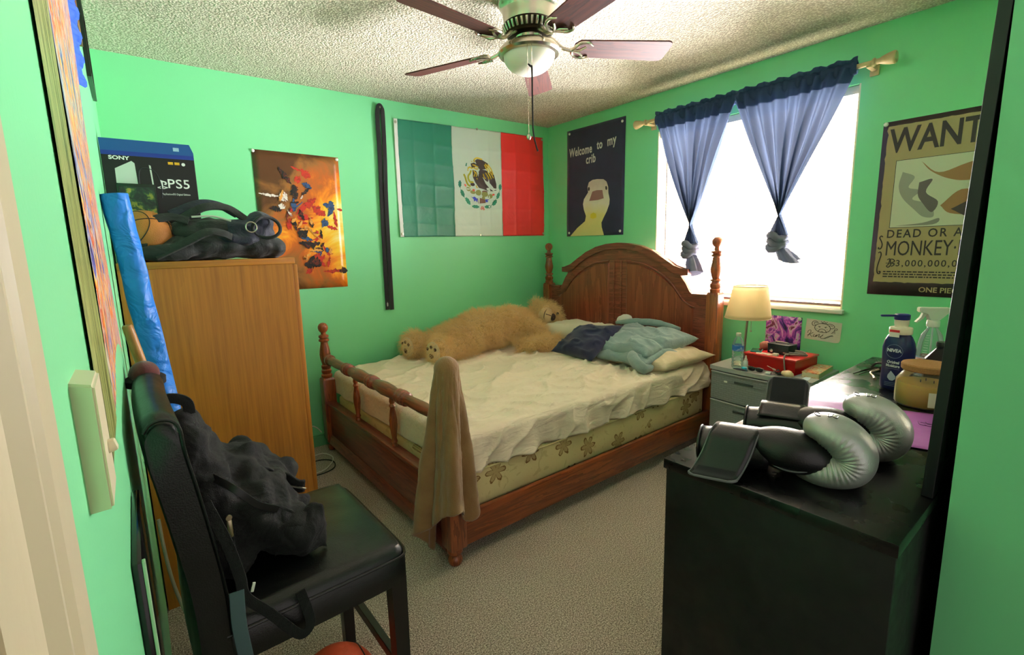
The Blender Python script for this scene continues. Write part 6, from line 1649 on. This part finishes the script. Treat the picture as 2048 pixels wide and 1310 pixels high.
# ---- orange bottle and blue tube
ob = thing('pill_bottle', 'orange plastic pill bottle between the candle and the mirror', 'bottle', (-.93, -3.095, DZ))
bm = BM(); lathe(bm, [(0, 0), (.024, 0), (.025, .003), (.025, .085), (.023, .09), (0, .09)], (-.93, -3.095, DZ), seg=24); obj('bottle', bm, plain('amber_plastic', '#e07a26', .3), ob)
bm = BM(); lathe(bm, [(.026, .088), (.028, .09), (.028, .106), (.026, .11), (0, .11)], (-.93, -3.095, DZ), seg=24); obj('cap', bm, plain('cap_pale_orange', '#f0c79a', .4), ob)
tb = thing('blue_pump_bottle', 'blue bottle with a white nozzle mostly hidden behind the mirror frame', 'bottle', (-.73, -3.08, DZ))
bm = BM(); lathe(bm, [(0, 0), (.028, 0), (.03, .004), (.03, .14), (.018, .165), (.012, .17)], (-.73, -3.08, DZ), seg=24); obj('bottle', bm, plain('sky_blue_plastic', '#3f8fd0', .25), tb)
bm = BM(); lathe(bm, [(.013, .168), (.013, .19), (.006, .192), (.006, .215), (0, .216)], (-.73, -3.08, DZ), seg=16); box(bm, (-.745, -3.062, DZ+.205), (.05, .01, .008), Matrix.Rotation(2.2, 3, 'Z'), .002); obj('pump', bm, WHITEPL, tb)
# ---- small dark sticks and a clip at the far end
st = thing('eyeglasses', 'folded dark eyeglasses lying at the far end of the dresser top', 'glasses', (-.66, -2.75, DZ))
bm = BM(); tube(bm, [(-.80, -2.715, DZ+.004), (-.73, -2.735, DZ+.010), (-.66, -2.76, DZ+.014)], [.002, .004, .003], 8, 4); obj('temple', bm, BLACKPL, st)
bm = BM(); tube(bm, [(-.80, -2.735, DZ+.004), (-.72, -2.75, DZ+.008), (-.65, -2.775, DZ+.016)], [.002, .003, .003], 8, 4); obj('temple', bm, BLACKPL, st)
bm = BM(); tube(bm, [(-.64, -2.735, DZ+.006), (-.645, -2.75, DZ+.028), (-.65, -2.775, DZ+.034), (-.655, -2.80, DZ+.028), (-.65, -2.81, DZ+.008), (-.64, -2.775, DZ+.004), (-.64, -2.735, DZ+.006)], .0045, 8, 5); obj('rim', bm, plain('glasses_rim', '#3a2f2f', .3), st)
bm = BM(); tube(bm, [(-.72, -2.78, DZ+.02), (-.765, -2.765, DZ+.012), (-.80, -2.785, DZ+.005), (-.84, -2.80, DZ+.005)], [.004, .004, .005, .006], 8, 5); tag(obj('hair_clip', bm, plain('pale_metal_clip', '#b9a79a', .3, .7)), 'pale bent metal clip beside the eyeglasses on the dresser', 'clip')
# ---- purple paper sheet
bm = BM(); 
def pp2(u, v):
    a = V(-1.30, -2.70, 0).lerp(V(-1.18, -3.06, 0), u); b = V(-1.64, -2.78, 0).lerp(V(-1.535, -3.125, 0), u); p = a.lerp(b, v); return V(p.x, p.y, DZ+.0014+.0015*(1+math.sin(u*9)*math.sin(v*7)))
grid(bm, 14, 14, pp2); o = obj('purple_paper', bm, plain('violet_paper', '#b262b8', .5, bump=(8, .3, .02), var=(5, '#9a4fa6', .7)), sharp=180); solid(o, .0008, 1)
tag(o, 'large sheet of violet paper under the boxing gloves on the dresser', 'paper')
bm = BM()
for i, pts in enumerate(([(0, 0), (.012, .03), (.03, .035)], [(.02, .0), (.03, .02), (.045, .012)], [(.025, .03), (.04, .04), (.05, .028)], [(.01, .012), (.04, .016)])): tube(bm, [V(-1.30+q[0]*.3-q[1]*1.1, -3.03-q[0]*.9, DZ+.0050) for q in pts], .0008, 5, 4)
obj('pen_scribble', bm, plain('pen_purple', '#5a3560', .6), o)

# ================================================================== BOXING GLOVES
def silver():
    t = NT('silver_leather'); v = t.coord('Object'); vo = t.n('ShaderNodeTexVoronoi'); vo.inputs['Scale'].default_value = 380; t.l(v, vo.inputs['Vector'])
    t.bsdf(srgb('#b4b7b4'), .36, .55, t.bump(vo.outputs['Distance'], .15, .002)); return t.m
SILV = silver(); GBLK = leather('glove_black_leather', '#0e0e11'); PIPE = plain('glove_grey_piping', '#5d5f62', .35)
VELC = fabric('velcro_black', '#17161c', None, 900, .95)
def glove(origin, yaw, label, flap=True):
    g = thing('boxing_glove', label, 'boxing glove', origin, 'silver and black boxing gloves')
    R = Matrix.Rotation(yaw, 3, 'Z'); O = Vector(origin)
    def lw(x, y, z): return O + R @ V(x, y, z)     # x towards the fist, z up
    # curled silver fist: a swept sausage, pleated on the inside of the curl
    arcp = smooth_path([(.222, 0, .122), (.255, 0, .130), (.295, 0, .118), (.322, 0, .086), (.316, 0, .052), (.28, 0, .036), (.235, 0, .032), (.195, 0, .030)], 12)
    N = len(arcp); bm = BM(); rings = []
    cen = V(.245, 0, .080)
    for i, p in enumerate(arcp):
        t = i/(N-1); tg = (arcp[min(i+1, N-1)]-arcp[max(i-1, 0)]).normalized(); nr = V(0, 1, 0).cross(tg)
        env = (1-abs(2*t-1)**3.2)**.5 if 0 < t < 1 else 0
        ru = (.040+.008*math.sin(PI*t))*env; rv = (.062+.012*math.sin(PI*t))*env
        ring = []
        for s in range(40):
            a = 2*PI*s/40; d = nr*math.cos(a)*ru + V(0, 1, 0)*math.sin(a)*rv
            inner = max(0, (cen-p).normalized().dot((nr*math.cos(a)))) if ru else 0
            side = abs(math.sin(a))
            k = max(inner*.9, 0)+ .55*(max(0, side-.25))*(1 if (cen-p).dot(nr*math.cos(a)) > -.02 else .0)
            rp = 1+.05*k*math.sin(i*2.1)
            ring.append(bm.verts.new(lw(*(p+d*rp))))
        rings.append(ring)
    for a, b in zip(rings, rings[1:]):
        for s in range(40): bm.faces.new((a[s], a[(s+1) % 40], b[(s+1) % 40], b[s]))
    bmesh.ops.remove_doubles(bm, verts=bm.verts, dist=1e-5)
    fist = obj('fist_padding', bm, SILV, g, sharp=180); subd(fist, 1)
    # black palm and hand pocket
    bm = BM(); ball(bm, lw(.200, -.010, .066), (.098, .066, .052), 28, rot=R @ Matrix.Rotation(.12, 3, 'Y')); obj('palm', bm, GBLK, g)
    bm = BM(); tube(bm, [lw(.115+.185*u, -.060*math.sin(PI*u)**.6-.006, .060-.03*math.sin(PI*u)+.012*u) for u in [i/10 for i in range(11)]], .0022, 8, 3); obj('palm_piping', bm, PIPE, g)
    # thumb
    bm = BM(); tube(bm, [lw(.17, .058, .055), lw(.23, .072, .062), lw(.28, .066, .068), lw(.30, .05, .072)], [.026, .030, .028, .012], 16, 6); obj('thumb', bm, SILV, g)
    # cuff
    bm = BM()
    def cf(u, v):
        a = 2*PI*u; x = -.005+.16*v; return lw(x, (.058+.004*v)*math.cos(a), .047+(.044-.004*math.cos(v*5))*math.sin(a)+.006*v)
    grid(bm, 36, 12, cf, True); o = obj('cuff', bm, GBLK, g, sharp=180); solid(o, .008, -1)
    bm = BM(); tube(bm, [lw(-.005, .058*math.cos(a), .047+.040*math.sin(a)) for a in [2*PI*i/24 for i in range(25)]], .0035, 8, 2); obj('cuff_binding', bm, GBLK, g)
    # strap wrapping over the cuff and flopping open
    prof = [(.07, .115), (.05, .112), (.015, .105), (-.02, .100), (-.045, .092)] 
    bm = BM()
    if flap:
        pa = smooth_path([lw(.09, .05, .088), lw(.085, .0, .104), lw(.075, -.045, .094), lw(.062, -.076, .052), lw(.045, -.105, .016), lw(.035, -.128, .008)], 6)
    else:
        pa = smooth_path([lw(.08, -.05, .085), lw(.085, .0, .106), lw(.085, .05, .098), lw(.09, .085, .085), lw(.092, .115, .115), lw(.094, .145, .15)], 6)
    Wd = R @ V(.052, 0, 0)
    def stp(u, v): 
        i = min(int(u*(len(pa)-1)+.5), len(pa)-1); e = 1-.25*max(0, (u-.9)/.1)**2; return pa[i]+Wd*(v*2-1)*e
    grid(bm, len(pa)-1, 8, stp); o = obj('strap', bm, GBLK, g, sharp=180); solid(o, .007, 0)
    bm = BM()
    tube(bm, [pa[i]+Wd*-1 for i in range(0, len(pa)-2, 2)]+[pa[-1]-Wd*.7, pa[-1]+Wd*.7]+[pa[i]+Wd for i in range(len(pa)-3, -1, -2)], .0035, 8, 3); obj('strap_piping', bm, PIPE, g)
    bm = BM(); up_ = V(0, 0, .0052) if flap else (R @ V(0, -.005, .001))
    k0 = len(pa)//2+2
    bm = BM(); grid(bm, len(pa)-1-k0, 4, lambda u, v: pa[k0+min(int(u*(len(pa)-1-k0)+.5), len(pa)-1-k0)]+up_+Wd*(v*2-1)*.82); obj('strap_velcro', bm, VELC, g, sharp=180)
    bm = BM()
    for pts in ([(.252, .183), (.246, .187), (.242, .182), (.247, .177), (.253, .177)], [(.270, .187), (.268, .178), (.276, .180)], [(.280, .186), (.276, .180), (.284, .176), (.288, .182)]):
        tube(bm, [lw(p[0], -.028+(p[1]-.18)*3, .171) for p in pts], .0012, 5, 4)
    obj('script_mark', bm, BLACKPL, g)
    return g
glove((-2.03, -2.735, DZ), math.radians(-68), 'silver and black boxing glove nearest the dresser corner, its strap lying flat open')
glove((-1.80, -2.745, DZ+.004), math.radians(-70), 'silver and black boxing glove farther from the dresser corner, its strap sticking up', False)
